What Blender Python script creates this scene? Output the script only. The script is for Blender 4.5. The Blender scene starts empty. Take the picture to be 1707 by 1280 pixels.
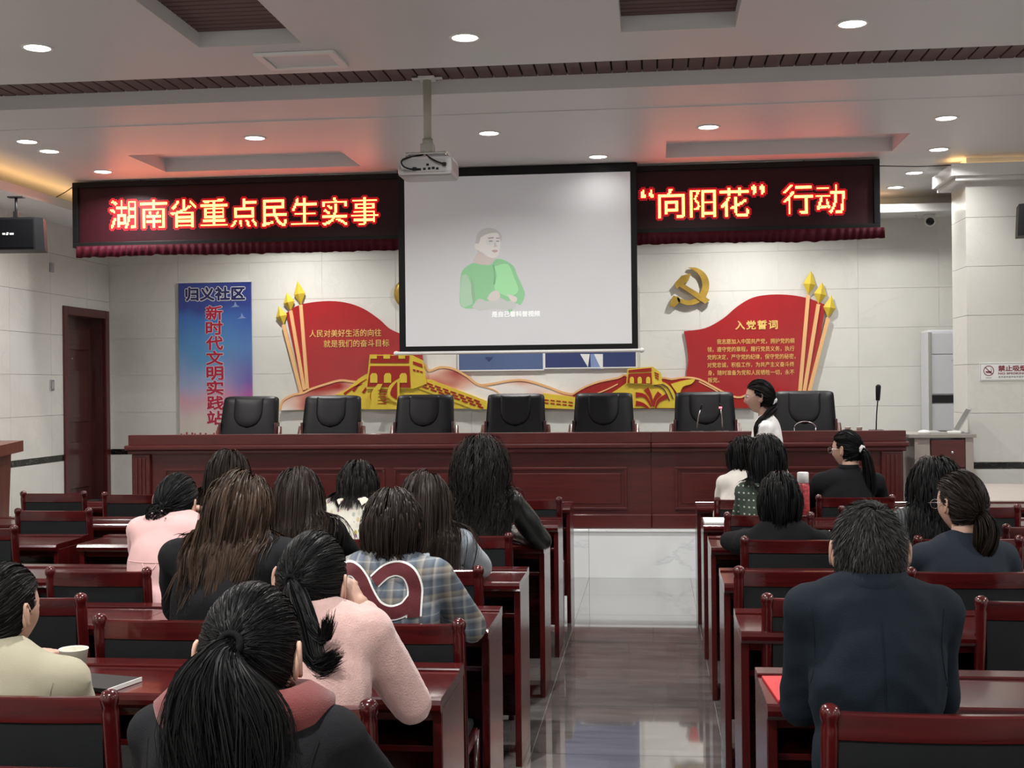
import bpy, bmesh, math, random
import numpy as np
from mathutils import Vector, Matrix, Euler, noise
from mathutils.bvhtree import BVHTree

random.seed(7)
RNG = np.random.default_rng(11)
S = bpy.context.scene
COL = S.collection
PI = math.pi
R = math.radians

# ------------------------------------------------------------------ camera, world, exposure
CAM_H = 1.54
F_PX = 2100.0
YAW = 6.385
ROLL = 0.0105
cam_d = bpy.data.cameras.new('camera')
cam_d.sensor_fit = 'HORIZONTAL'
cam_d.sensor_width = 36.0
cam_d.lens = F_PX / 1707.0 * 36.0
cam_d.shift_y = 2.5 / 1707.0
cam_d.clip_start = 0.05
cam = bpy.data.objects.new('camera', cam_d)
COL.objects.link(cam)
cam.matrix_world = (Matrix.Translation((0, 0, CAM_H)) @ Matrix.Rotation(R(YAW), 4, 'Z')
                    @ Matrix.Rotation(R(90), 4, 'X') @ Matrix.Rotation(-ROLL, 4, 'Z'))
S.camera = cam
S.view_settings.view_transform = 'Standard'
S.view_settings.look = 'None'
S.view_settings.gamma = 1.0
S.view_settings.use_curve_mapping = False
S.view_settings.exposure = 0.42
w = bpy.data.worlds.new('world')
S.world = w
w.use_nodes = True
w.node_tree.nodes['Background'].inputs[0].default_value = (0.8, 0.85, 1.0, 1)
w.node_tree.nodes['Background'].inputs[1].default_value = 0.05

DOWNLIGHT_W = 16.0      # power of one recessed ceiling lamp
ROOM_LAMP_W = 48.0      # lamps of the rear half of the hall (behind the photographer)
COVE_W = 3.0
SIGN_RED_W = 2.4

# main heights and planes (metres)
ZC = 3.37               # plaster ceiling
ZS = 3.46               # slatted ceiling above it
Y_BACK = 12.85
X_LEFT = -5.74
X_RIGHT = 5.6
Y_REAR = -3.0
Y_STAGE = 10.05
Z_STAGE = 0.387

# ------------------------------------------------------------------ materials
def _mat(name):
    m = bpy.data.materials.new(name)
    m.use_nodes = True
    nt = m.node_tree
    return m, nt, nt.nodes['Principled BSDF']

def ramp(nt, fac, stops):
    n = nt.nodes.new('ShaderNodeValToRGB')
    el = n.color_ramp.elements
    while len(el) < len(stops):
        el.new(0.5)
    for e, (p, c) in zip(el, stops):
        e.position = p
        e.color = (c[0], c[1], c[2], 1)
    nt.links.new(fac, n.inputs[0])
    return n.outputs[0]

def coords(nt, kind='Object', scale=(1, 1, 1), rot=(0, 0, 0), rand=False):
    tc = nt.nodes.new('ShaderNodeTexCoord')
    mp = nt.nodes.new('ShaderNodeMapping')
    mp.inputs['Scale'].default_value = scale
    mp.inputs['Rotation'].default_value = rot
    nt.links.new(tc.outputs[kind], mp.inputs[0])
    if rand:
        oi = nt.nodes.new('ShaderNodeObjectInfo')
        mu = nt.nodes.new('ShaderNodeMath'); mu.operation = 'MULTIPLY'
        mu.inputs[1].default_value = 57.0
        nt.links.new(oi.outputs['Random'], mu.inputs[0])
        cb = nt.nodes.new('ShaderNodeCombineXYZ')
        for i in range(3):
            nt.links.new(mu.outputs[0], cb.inputs[i])
        nt.links.new(cb.outputs[0], mp.inputs['Location'])
    return mp.outputs[0]

def noise_tex(nt, vec, scale, detail=4, rough=0.55, dist=0.0):
    n = nt.nodes.new('ShaderNodeTexNoise')
    n.inputs['Scale'].default_value = scale
    n.inputs['Detail'].default_value = detail
    n.inputs['Roughness'].default_value = rough
    n.inputs['Distortion'].default_value = dist
    nt.links.new(vec, n.inputs['Vector'])
    return n.outputs[0]

def bump(nt, b, h, strength=0.2, dist=0.01):
    n = nt.nodes.new('ShaderNodeBump')
    n.inputs['Strength'].default_value = strength
    n.inputs['Distance'].default_value = dist
    nt.links.new(h, n.inputs['Height'])
    nt.links.new(n.outputs[0], b.inputs['Normal'])

def plain(name, col, rough=0.5, metal=0.0, var=0.0, vscale=8.0, bmp=0.0, bscale=60.0, spec=0.5, coat=0.0, sheen=0.0):
    m, nt, b = _mat(name)
    b.inputs['Base Color'].default_value = (*col, 1)
    b.inputs['Roughness'].default_value = rough
    b.inputs['Metallic'].default_value = metal
    b.inputs['Specular IOR Level'].default_value = spec
    if coat:
        b.inputs['Coat Weight'].default_value = coat
        b.inputs['Coat Roughness'].default_value = 0.08
    if sheen:
        b.inputs['Sheen Weight'].default_value = sheen
        b.inputs['Sheen Roughness'].default_value = 0.5
    v = coords(nt)
    if var:
        f = noise_tex(nt, v, vscale)
        lo = tuple(c * (1 - var) for c in col); hi = tuple(min(1, c * (1 + var)) for c in col)
        nt.links.new(ramp(nt, f, [(0.3, lo), (0.7, hi)]), b.inputs['Base Color'])
    if bmp:
        bump(nt, b, noise_tex(nt, v, bscale, 3), bmp, 0.004)
    return m

def emit(name, col, strength):
    m, nt, b = _mat(name)
    b.inputs['Base Color'].default_value = (*[min(1, c) for c in col], 1)
    b.inputs['Emission Color'].default_value = (*col, 1)
    b.inputs['Emission Strength'].default_value = strength
    return m

def wood(name, dark, light, rough=0.2, scale=(1.2, 14, 14), coat=0.5):
    m, nt, b = _mat(name)
    v = coords(nt, 'Object', scale, rand=True)
    f = noise_tex(nt, v, 2.2, 3, 0.5, 0.9)
    nt.links.new(ramp(nt, f, [(0.3, dark), (0.72, light)]), b.inputs['Base Color'])
    b.inputs['Roughness'].default_value = rough
    b.inputs['Coat Weight'].default_value = coat
    b.inputs['Coat Roughness'].default_value = 0.06
    return m

def marble(name, base, vein, rough=0.1, scale=1.6, amount=(0.47, 0.5, 0.53), cloud=0.06):
    m, nt, b = _mat(name)
    v = coords(nt, 'Object', (1, 1, 1), rand=True)
    c = noise_tex(nt, v, scale * 0.9, 5, 0.6, 0.8)
    lo = tuple(x * (1 - cloud) for x in base)
    cl = ramp(nt, c, [(0.3, lo), (0.7, base)])
    f = noise_tex(nt, v, scale, 7, 0.6, 1.6)
    vm = ramp(nt, f, [(amount[0], (0, 0, 0)), (amount[1], (1, 1, 1)), (amount[2], (0, 0, 0))])
    mx = nt.nodes.new('ShaderNodeMix'); mx.data_type = 'RGBA'
    nt.links.new(vm, mx.inputs['Factor'])
    nt.links.new(cl, mx.inputs['A'])
    mx.inputs['B'].default_value = (*vein, 1)
    nt.links.new(mx.outputs['Result'], b.inputs['Base Color'])
    b.inputs['Roughness'].default_value = rough
    return m

M = {}
M['wood'] = wood('cherry_lacquer', (0.036, 0.0026, 0.0032), (0.078, 0.0060, 0.0060), 0.17, coat=0.2)
M['wood_z'] = wood('cherry_lacquer_upright', (0.036, 0.0026, 0.0032), (0.078, 0.0060, 0.0060), 0.2, (6, 6, 0.8), 0.15)
M['wood_table'] = wood('stage_table_veneer', (0.058, 0.0065, 0.006), (0.095, 0.012, 0.010), 0.34, coat=0.15)
M['wood_dark'] = wood('dark_door_wood', (0.050, 0.013, 0.013), (0.085, 0.022, 0.021), 0.3, (14, 14, 1.2))
M['wood_lectern'] = wood('brown_lectern_wood', (0.095, 0.028, 0.018), (0.15, 0.045, 0.028), 0.4, (14, 14, 1.2), 0.2)
M['pad'] = plain('black_pad', (0.0065, 0.008, 0.0095), 0.6, var=0.15, bmp=0.1, bscale=300, spec=0.3)
M['leather'] = plain('black_leather', (0.0045, 0.0042, 0.0058), 0.45, var=0.1, bmp=0.15, bscale=180, spec=0.28)
M['plaster'] = plain('ceiling_plaster', (0.66, 0.66, 0.665), 0.45, var=0.02, vscale=1.2)
M['plaster_white'] = plain('white_plaster', (0.78, 0.78, 0.76), 0.4, var=0.02, vscale=1.2)
M['slat'] = plain('brown_slat', (0.105, 0.045, 0.042), 0.5, var=0.15, vscale=3)
M['slat_gap'] = plain('dark_slat_gap', (0.012, 0.008, 0.008), 0.8)
M['tile'] = marble('wall_marble_tile', (0.71, 0.705, 0.655), (0.66, 0.655, 0.61), 0.12, 1.1, cloud=0.08)
M['grout'] = plain('wall_grout', (0.80, 0.80, 0.76), 0.7)
M['band'] = marble('black_band_marble', (0.006, 0.007, 0.006), (0.12, 0.13, 0.12), 0.1, 6, (0.485, 0.5, 0.51))
M['riser'] = marble('white_riser_marble', (0.86, 0.89, 0.90), (0.72, 0.75, 0.77), 0.12, 0.8, (0.485, 0.5, 0.515))
M['black'] = plain('black_plastic', (0.005, 0.005, 0.006), 0.5, spec=0.25)
M['black_gloss'] = plain('black_gloss', (0.006, 0.006, 0.008), 0.15)
M['white_pl'] = plain('white_plastic', (0.75, 0.75, 0.73), 0.35)
M['grey_pl'] = plain('grey_plastic', (0.35, 0.35, 0.35), 0.4)
M['chrome'] = plain('brushed_metal', (0.6, 0.6, 0.6), 0.25, 1.0)
M['gold'] = plain('gold_lettering', (0.85, 0.55, 0.16), 0.4, var=0.05)
M['gold_relief'] = plain('gold_relief', (0.44, 0.28, 0.05), 0.35, 0.3, var=0.35, vscale=5)
M['yellow'] = plain('yellow_relief', (0.70, 0.51, 0.05), 0.4, var=0.08)
M['peach'] = plain('peach_outline', (0.80, 0.45, 0.20), 0.45)
M['flag'] = plain('red_acrylic', (0.36, 0.014, 0.018), 0.22, var=0.05, coat=0.3)
M['red_deep'] = plain('deep_red_print', (0.33, 0.016, 0.012), 0.4)
M['skin'] = plain('skin', (0.50, 0.305, 0.23), 0.5, var=0.06, vscale=20)
M['lip'] = plain('lips', (0.42, 0.13, 0.11), 0.4)
M['eyewhite'] = plain('eye_white', (0.7, 0.68, 0.65), 0.2)
M['iris'] = plain('iris', (0.01, 0.006, 0.005), 0.1)
M['brow'] = plain('brow_hair', (0.012, 0.009, 0.008), 0.6)

# polished grey floor tiles with long horizontal streaks
m, nt, b = _mat('polished_floor_tile')
v = coords(nt, 'Object', (1.2, 7, 1), rand=True)
f = noise_tex(nt, v, 1.8, 7, 0.65, 0.6)
nt.links.new(ramp(nt, f, [(0.3, (0.115, 0.108, 0.103)), (0.7, (0.215, 0.208, 0.20))]), b.inputs['Base Color'])
b.inputs['Roughness'].default_value = 0.07
b.inputs['Specular IOR Level'].default_value = 0.9
b.inputs['Coat Weight'].default_value = 1.0
b.inputs['Coat IOR'].default_value = 1.8
b.inputs['Coat Roughness'].default_value = 0.03
M['floor'] = m
M['floor_grout'] = plain('floor_grout', (0.30, 0.29, 0.28), 0.6)

def hair_mat(name, dark, light):
    m, nt, b = _mat(name)
    at = nt.nodes.new('ShaderNodeAttribute'); at.attribute_name = 'tone'
    nt.links.new(ramp(nt, at.outputs['Fac'], [(0.0, dark), (1.0, light)]), b.inputs['Base Color'])
    b.inputs['Roughness'].default_value = 0.48
    nt.links.new(ramp(nt, at.outputs['Fac'], [(0.0, (0, 0, 0)), (0.15, (0.12, 0.12, 0.12)), (1.0, (0.17, 0.17, 0.17))]), b.inputs['Specular IOR Level'])
    return m
M['hair_black'] = hair_mat('black_hair', (0.002, 0.002, 0.0025), (0.009, 0.0085, 0.0085))
M['hair_soft'] = hair_mat('soft_black_hair', (0.003, 0.0028, 0.0028), (0.015, 0.012, 0.011))
M['hair_dbrown'] = hair_mat('dark_brown_hair', (0.005, 0.0035, 0.003), (0.028, 0.018, 0.014))
M['hair_brown'] = hair_mat('brown_hair', (0.010, 0.006, 0.004), (0.075, 0.043, 0.026))
M['hair_grey'] = hair_mat('greying_hair', (0.004, 0.004, 0.0045), (0.07, 0.068, 0.066))

def cloth(name, col, rough=0.85, var=0.12, vscale=6, bmp=0.35, bscale=350, sheen=0.15, spec=0.25):
    if max(col) < 0.06: sheen, spec = 0.0, 0.12
    return plain(name, col, rough, 0, var, vscale, bmp, bscale, spec, 0, sheen)

# ------------------------------------------------------------------ mesh builder
class MB:
    def __init__(self):
        self.v = []; self.f = []; self.mi = []; self.sm = []
    def add(self, vs, fs, mi=0, smooth=False):
        o = len(self.v)
        self.v.extend([tuple(p) for p in vs])
        for q in fs:
            self.f.append([i + o for i in q]); self.mi.append(mi); self.sm.append(smooth)
        return self
    def box(self, x0, x1, y0, y1, z0, z1, mi=0, b=0.0, mat=None):
        if b <= 0:
            vs = [(x, y, z) for z in (z0, z1) for y in (y0, y1) for x in (x0, x1)]
            fs = [(0, 2, 3, 1), (4, 5, 7, 6), (0, 1, 5, 4), (2, 6, 7, 3), (0, 4, 6, 2), (1, 3, 7, 5)]
            sm = False
        else:
            bm = bmesh.new()
            r = bmesh.ops.create_cube(bm, size=1.0)
            for q in bm.verts:
                q.co = Vector(((x0 + x1) / 2 + q.co.x * (x1 - x0), (y0 + y1) / 2 + q.co.y * (y1 - y0), (z0 + z1) / 2 + q.co.z * (z1 - z0)))
            bmesh.ops.bevel(bm, geom=bm.edges[:], offset=b, segments=2, profile=0.6, affect='EDGES')
            bm.verts.index_update()
            vs = [q.co.copy() for q in bm.verts]; fs = [[q.index for q in f.verts] for f in bm.faces]
            bm.free(); sm = False
        if mat is not None:
            vs = [mat @ Vector(q) for q in vs]
        return self.add(vs, fs, mi, sm)
    def tube(self, path, rad, n=8, mi=0, cap=True, smooth=True, ell=1.0):
        path = [Vector(p) for p in path]
        if not hasattr(rad, '__len__'):
            rad = [rad] * len(path)
        vs = []; fs = []
        pu = None
        for i, p in enumerate(path):
            t = (path[min(i + 1, len(path) - 1)] - path[max(i - 1, 0)])
            t = t.normalized() if t.length > 1e-9 else Vector((0, 0, 1))
            if pu is None:
                a = Vector((0, 0, 1)) if abs(t.z) < 0.9 else Vector((1, 0, 0))
                u = t.cross(a).normalized()
            else:
                u = (pu - t * pu.dot(t)).normalized()
            pu = u
            w_ = t.cross(u)
            for k in range(n):
                a = 2 * PI * k / n
                vs.append(p + (u * math.cos(a) + w_ * math.sin(a) * ell) * rad[i])
        for i in range(len(path) - 1):
            for k in range(n):
                k2 = (k + 1) % n
                fs.append((i * n + k, i * n + k2, (i + 1) * n + k2, (i + 1) * n + k))
        if cap:
            fs.append(tuple(range(n - 1, -1, -1)))
            fs.append(tuple(range((len(path) - 1) * n, len(path) * n)))
        return self.add(vs, fs, mi, smooth)
    def lathe(self, prof, n=20, mi=0, mat=None, smooth=True):
        vs = []; fs = []
        for r, z in prof:
            for k in range(n):
                a = 2 * PI * k / n
                vs.append(Vector((r * math.cos(a), r * math.sin(a), z)))
        for i in range(len(prof) - 1):
            for k in range(n):
                k2 = (k + 1) % n
                fs.append((i * n + k, i * n + k2, (i + 1) * n + k2, (i + 1) * n + k))
        if prof[0][0] > 1e-5: fs.append(tuple(range(n - 1, -1, -1)))
        if prof[-1][0] > 1e-5: fs.append(tuple(range((len(prof) - 1) * n, len(prof) * n)))
        if mat is not None: vs = [mat @ q for q in vs]
        return self.add(vs, fs, mi, smooth)
    def ell(self, c, r, mi=0, nu=14, nv=9, rot=None, smooth=True):
        vs = []; fs = []
        for j in range(nv + 1):
            t = PI * j / nv
            t = min(max(t, 1e-3), PI - 1e-3)
            for i in range(nu):
                a = 2 * PI * i / nu
                q = Vector((r[0] * math.sin(t) * math.cos(a), r[1] * math.sin(t) * math.sin(a), r[2] * math.cos(t)))
                if rot is not None: q = rot @ q
                vs.append(Vector(c) + q)
        for j in range(nv):
            for i in range(nu):
                i2 = (i + 1) % nu
                fs.append((j * nu + i, (j + 1) * nu + i, (j + 1) * nu + i2, j * nu + i2))
        fs.append(tuple(range(nu))); fs.append(tuple(range((nv + 1) * nu - 1, nv * nu - 1, -1)))
        return self.add(vs, fs, mi, smooth)
    def capsule(self, p0, p1, r0, r1, mi=0, n=12):
        p0 = Vector(p0); p1 = Vector(p1)
        d = (p1 - p0); L = d.length; d = d / max(L, 1e-9)
        path = []; rr = []
        for a in (85, 60, 35, 12):
            path.append(p0 - d * r0 * math.sin(R(a))); rr.append(r0 * math.cos(R(a)))
        path.append(p0 + (p1 - p0) * 0.5); rr.append((r0 + r1) / 2)
        for a in (12, 35, 60, 85):
            path.append(p1 + d * r1 * math.sin(R(a))); rr.append(r1 * math.cos(R(a)))
        return self.tube(path, rr, n, mi)
    def prism(self, pts, y0, y1, mi=0, axis='Y'):
        """2-D outline (x, z) extruded from y0 (front) to y1."""
        n = len(pts)
        area = sum(pts[i][0] * pts[(i + 1) % n][1] - pts[(i + 1) % n][0] * pts[i][1] for i in range(n))
        if area < 0: pts = pts[::-1]
        if axis == 'Y':
            vs = [(p[0], y0, p[1]) for p in pts] + [(p[0], y1, p[1]) for p in pts]
        elif axis == 'Z':
            vs = [(p[0], p[1], y1) for p in pts] + [(p[0], p[1], y0) for p in pts]
        else:
            vs = [(y0, p[0], p[1]) for p in pts] + [(y1, p[0], p[1]) for p in pts]
        fs = [tuple(range(n)), tuple(range(2 * n - 1, n - 1, -1))]
        for i in range(n):
            j = (i + 1) % n
            fs.append((j, i, n + i, n + j))
        return self.add(vs, fs, mi)
    def mesh(self, name, mats):
        me = bpy.data.meshes.new(name)
        me.from_pydata([tuple(q) for q in self.v], [], self.f)
        if not isinstance(mats, (list, tuple)): mats = [mats]
        for q in mats: me.materials.append(M[q] if isinstance(q, str) else q)
        me.polygons.foreach_set('material_index', self.mi)
        me.polygons.foreach_set('use_smooth', self.sm)
        me.update()
        return me
    def build(self, name, mats, parent=None):
        return link(name, self.mesh(name, mats), parent)

def link(name, me, parent=None):
    o = bpy.data.objects.new(name, me)
    COL.objects.link(o)
    if parent is not None: o.parent = parent
    return o

def tag(o, label=None, cat=None, group=None, kind=None):
    if label: o['label'] = label
    if cat: o['category'] = cat
    if group: o['group'] = group
    if kind: o['kind'] = kind
    return o

def empty(name, loc=(0, 0, 0), rz=0, label=None, cat=None, group=None):
    o = bpy.data.objects.new(name, None)
    COL.objects.link(o)
    o.location = loc; o.rotation_euler = (0, 0, rz)
    o.empty_display_size = 0.05
    return tag(o, label, cat, group)

def copy_tree(root, loc, rz=0, label=None, scale=None):
    r = root.copy(); COL.objects.link(r)
    r.location = loc; r.rotation_euler = (0, 0, rz)
    if scale: r.scale = scale
    if label: r['label'] = label
    for ch in list(root.children):
        c = ch.copy(); COL.objects.link(c); c.parent = r
        for g in list(ch.children):
            d = g.copy(); COL.objects.link(d); d.parent = c
    return r

def structure(o):
    o['kind'] = 'structure'
    return o

# where a point seen in the photograph lies on a vertical plane y = Y (used to place flat wall decor at its real place)
def on_plane(px, py, Y):
    u = px - 853.5; v = py - 642.5
    c, s = math.cos(ROLL), math.sin(ROLL)
    a = (u * c - v * s) / F_PX; b_ = (u * s + v * c) / F_PX
    sy, cy = math.sin(R(YAW)), math.cos(R(YAW))
    dx = -sy + a * cy; dy = cy + a * sy
    t = Y / dy
    return (dx * t, CAM_H - b_ * t)

_TXT = {}
def text_mesh(s, size, offset=0.0, extrude=0.0, spacing=1.0):
    """(verts, faces) of a line of lettering, origin bottom-left of the em box, in x/y."""
    key = (s, offset, extrude, spacing)
    if key not in _TXT:
        c = bpy.data.curves.new('txt', 'FONT')
        c.body = s; c.size = 1.0; c.offset = offset; c.extrude = extrude
        c.resolution_u = 3
        c.space_character = spacing
        o = bpy.data.objects.new('txt', c); COL.objects.link(o)
        bpy.context.view_layer.update()
        me = bpy.data.meshes.new_from_object(o.evaluated_get(bpy.context.evaluated_depsgraph_get()))
        _TXT[key] = ([tuple(q.co) for q in me.vertices], [tuple(p.vertices) for p in me.polygons])
        bpy.data.objects.remove(o); bpy.data.curves.remove(c); bpy.data.meshes.remove(me)
    vs, fs = _TXT[key]
    return [(x * size, y * size, z * size) for x, y, z in vs], fs

def lettering(mb, s, x, z, y, size, mi=0, offset=0.0, extrude=0.0, spacing=1.0, width=None, slope=0.0, bold=0.0):
    """Lay lettering on a wall plane facing -Y; x,z = lower-left of the line; width squeezes the line to fit."""
    vs, fs = text_mesh(s, size, offset, extrude, spacing)
    if not vs: return
    x0 = min(q[0] for q in vs); x1 = max(q[0] for q in vs)
    k = 1.0
    if width: k = width / (x1 - x0)
    ds = [(0, 0)]
    if bold: ds += [(bold * math.cos(2 * PI * j / 10), bold * math.sin(2 * PI * j / 10)) for j in range(10)]
    for j, (dx, dz) in enumerate(ds):
        mb.add([(x + (q[0] - x0) * k + dx, y - q[2] - 1e-5 * j, z + q[1] + slope * (q[0] - x0) * k + dz) for q in vs], fs, mi)
# ================================================================== room shell
# ---- floor with polished tiles
fl = structure(MB().box(X_LEFT - 0.4, X_RIGHT + 0.2, Y_REAR - 0.2, Y_STAGE, -0.06, -0.004).build('floor', 'floor_grout'))
TS = 0.8
tile_me = MB().box(0, TS - 0.003, 0, TS - 0.003, -0.02, 0.0).mesh('floor_tile', 'floor')
x = -0.52 - 7 * TS
xs = []
while x < X_RIGHT:
    xs.append(x); x += TS
ys = [Y_STAGE - TS * (k + 1) for k in range(17)]
for xx in xs:
    for yy in ys:
        if xx < X_LEFT - 0.5 or yy < Y_REAR - 0.8: continue
        t = link('tile', tile_me, fl); t.location = (xx, yy, 0)

# ---- stage platform: white marble riser, stage floor
st = structure(MB().box(X_LEFT, X_RIGHT, Y_STAGE + 0.02, Y_BACK, 0.0, Z_STAGE - 0.02).build('floor_stage', 'floor_grout'))
rw = 1.6
k = 0
x = -0.52 - 4 * rw
while x < X_RIGHT:
    a, b_ = max(x, X_LEFT), min(x + rw - 0.002, X_RIGHT)
    if b_ > a:
        MB().box(a, b_, Y_STAGE, Y_STAGE + 0.02, 0.0, Z_STAGE - 0.02).build('riser_slab', 'riser', st)
        MB().box(a, b_, Y_STAGE - 0.012, Y_STAGE + 0.3, Z_STAGE - 0.02, Z_STAGE, 0, 0.004).build('edge_slab', 'riser', st)
    x += rw
y = Y_STAGE + 0.302
smesh = MB().box(0, TS - 0.003, 0, TS - 0.003, -0.02, 0).mesh('stage_tile', 'floor')
for yy in (y, y + TS, y + 2 * TS):
    x = X_LEFT
    while x < X_RIGHT - 0.1:
        t = link('tile', smesh, st); t.location = (x, yy, Z_STAGE); x += TS
structure(st)

# ---- walls (backing boxes) and their marble tiles, row height 0.39 m
ROWS = [0.91 + 0.39 * k for k in range(7)]        # lower edges above the black band
GAP = 0.003
def tile_wall(parent, u0, u1, place, tw=0.78, z_top=3.5, skip=None, start=None, low=0.0):
    """place(u, z, mesh) puts one tile; tiles are 0.39 m high, black band at 0.85-0.91, taller white slabs below it."""
    u = u0 if start is None else start
    bounds = []
    while u < u1 - 1e-3:
        a, b_ = max(u, u0), min(u + tw, u1)
        bounds.append((a, b_)); u += tw
    rows = [(low, 0.85, 'tile'), (0.85, 0.91, 'band')] + [(z, min(z + 0.39, z_top), 'tile') for z in ROWS if z < z_top - 0.01]
    for a, b_ in bounds:
        for z0, z1, mk in rows:
            if skip and skip((a + b_) / 2, (z0 + z1) / 2): continue
            place(a, b_ - GAP, z0, z1 - GAP, mk)

wall_back = structure(MB().box(X_LEFT - 0.3, X_RIGHT + 0.2, Y_BACK + 0.004, Y_BACK + 0.2, 0.0, 3.6).build('wall_back', 'grout'))
_tc = {}
def piece(parent, name, dims, mk, loc, rz=0):
    key = (round(dims[0], 3), round(dims[1], 3), round(dims[2], 3), mk)
    if key not in _tc:
        _tc[key] = MB().box(0, dims[0], 0, dims[1], 0, dims[2]).mesh(name, mk)
    o = link(name, _tc[key], parent); o.location = loc; o.rotation_euler = (0, 0, rz)
    return o
tile_wall(wall_back, X_LEFT, X_RIGHT,
          lambda a, b_, z0, z1, mk: piece(wall_back, 'band_tile' if mk == 'band' else 'wall_tile', (b_ - a, 0.012, z1 - z0), mk, (a, Y_BACK, z0)),
          start=-4.98 - 0.78, low=Z_STAGE)

DY0, DY1, DZ = 11.77, 12.80, 2.37            # doorway in the left wall
wl = MB()
wl.box(X_LEFT - 0.3, X_LEFT - 0.012, Y_REAR - 0.2, DY0, 0, 3.6)
wl.box(X_LEFT - 0.3, X_LEFT - 0.012, DY1, Y_BACK + 0.012, 0, 3.6)
wl.box(X_LEFT - 0.3, X_LEFT - 0.012, DY0, DY1, DZ, 3.6)
wall_left = structure(wl.build('wall_left', 'grout'))
def left_tile(a, b_, z0, z1, mk):
    for (c0, c1, e0, e1) in ([(a, b_, z0, z1)] if (b_ <= DY0 or a >= DY1 or z0 >= DZ) else
                             [q for q in ((a, min(b_, DY0), z0, z1), (max(a, DY1), b_, z0, z1), (max(a, DY0), min(b_, DY1), max(z0, DZ), z1)) if q[1] - q[0] > 0.004 and q[3] - q[2] > 0.004]):
        o = piece(wall_left, 'band_tile' if mk == 'band' else 'wall_tile', (c1 - c0, 0.012, e1 - e0), mk, (X_LEFT, c0, e0), PI / 2)
tile_wall(wall_left, 8.4, Y_BACK, left_tile, start=10.75 - 0.78 * 3)
wr_ = MB().box(X_RIGHT, X_RIGHT + 0.2, Y_REAR - 0.2, Y_BACK + 0.2, 0, 3.6)
structure(wr_.build('wall_right', 'plaster_white'))
structure(MB().box(X_LEFT - 0.3, X_RIGHT + 0.2, Y_REAR - 0.2, Y_REAR, 0, 3.6).build('wall_rear', 'plaster_white'))
# plain tiles-coloured skin of the unseen front stretch of the left wall
structure(MB().box(X_LEFT - 0.012, X_LEFT - 0.0005, Y_REAR, 8.4, 0, 3.5).build('wall_left_near', 'tile'))

# ---- door in the left wall: frame, deep reveal, panelled dark leaf
dr = empty('door_1', (X_LEFT, 0, 0)); structure(dr)
fr = MB()
fw = 0.085
fr.box(-0.02, 0.02, DY0 - 0.0, DY0 + fw, Z_STAGE, DZ, 0, 0.006)
fr.box(-0.02, 0.02, DY1 - fw, DY1, Z_STAGE, DZ, 0, 0.006)
fr.box(-0.02, 0.02, DY0 + fw, DY1 - fw, DZ - fw, DZ, 0, 0.006)
fr.build('door_frame', 'wood_table', dr)
rv = MB()
rv.box(-0.27, -0.02, DY0 + fw - 0.03, DY0 + fw, Z_STAGE, DZ - fw)
rv.box(-0.27, -0.02, DY1 - fw, DY1 - fw + 0.03, Z_STAGE, DZ - fw)
rv.box(-0.27, -0.02, DY0 + fw, DY1 - fw, DZ - fw, DZ - fw + 0.03)
rv.build('door_reveal', 'wood_dark', dr)
lf = MB().box(-0.19, -0.155, DY0 + fw, DY1 - fw, Z_STAGE, DZ - fw).build('door_leaf', 'wood_dark', dr)
ya, yb = DY0 + fw, DY1 - fw
for (z0, z1) in ((1.92, 2.2), (1.18, 1.78), (0.5, 1.04)):
    p = MB()
    for ins, dep in ((0.07, 0.016), (0.11, 0.008), (0.15, 0.018)):
        p.box(-0.155, -0.155 + dep, ya + ins, yb - ins, z0 + ins * 0.5, z1 - ins * 0.5, 0, 0.006)
    p.build('door_panel', 'wood_dark', lf)
hd = MB().lathe([(0.022, 0), (0.022, 0.012), (0.01, 0.014), (0.01, 0.05)], 12, 0, Matrix.Translation((-0.155, ya + 0.05, 1.42)) @ Matrix.Rotation(R(90), 4, 'Y'))
hd.tube([(-0.105, ya + 0.05, 1.42), (-0.105, ya + 0.16, 1.42)], 0.009, 8)
hd.build('door_handle', 'chrome', lf)
MB().ell((-0.152, (ya + yb) / 2, 1.86), (0.006, 0.011, 0.011)).build('peephole', 'chrome', lf)

# ---- column at the right with tiles, capital
CX0, CX1, CY0, CY1 = 2.556, 3.62, 10.65, 11.14
col_o = structure(MB().box(CX0 + 0.012, CX1 - 0.012, CY0 + 0.012, CY1, 0.0, 3.4).build('wall_column', 'grout'))
zr = [(0.0, 0.82, 'tile'), (0.82, 0.875, 'band')] + [(0.875 + 0.4 * k, 0.875 + 0.4 * (k + 1), 'tile') for k in range(6)]
for z0, z1, mk in zr:
    nm = 'band_tile' if mk == 'band' else 'wall_tile'
    piece(col_o, nm, (CX1 - CX0, 0.012, z1 - z0 - GAP), mk, (CX0, CY0, z0))
    piece(col_o, nm, (CY1 - CY0 - 0.014, 0.012, z1 - z0 - GAP), mk, (CX0 + 0.012, CY0 + 0.0135, z0), PI / 2)
    piece(col_o, nm, (CY1 - CY0 - 0.014, 0.012, z1 - z0 - GAP), mk, (CX1, CY0 + 0.0135, z0), PI / 2)
cp = MB()
cp.box(2.42, CX1 + 0.14, 10.53, CY1 + 0.1, 3.20, 3.30, 0, 0.004)
cp.box(2.46, CX1 + 0.10, 10.57, CY1 + 0.1, 3.165, 3.20, 0, 0.004)
structure(cp.build('trim_1', 'plaster_white'))

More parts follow.
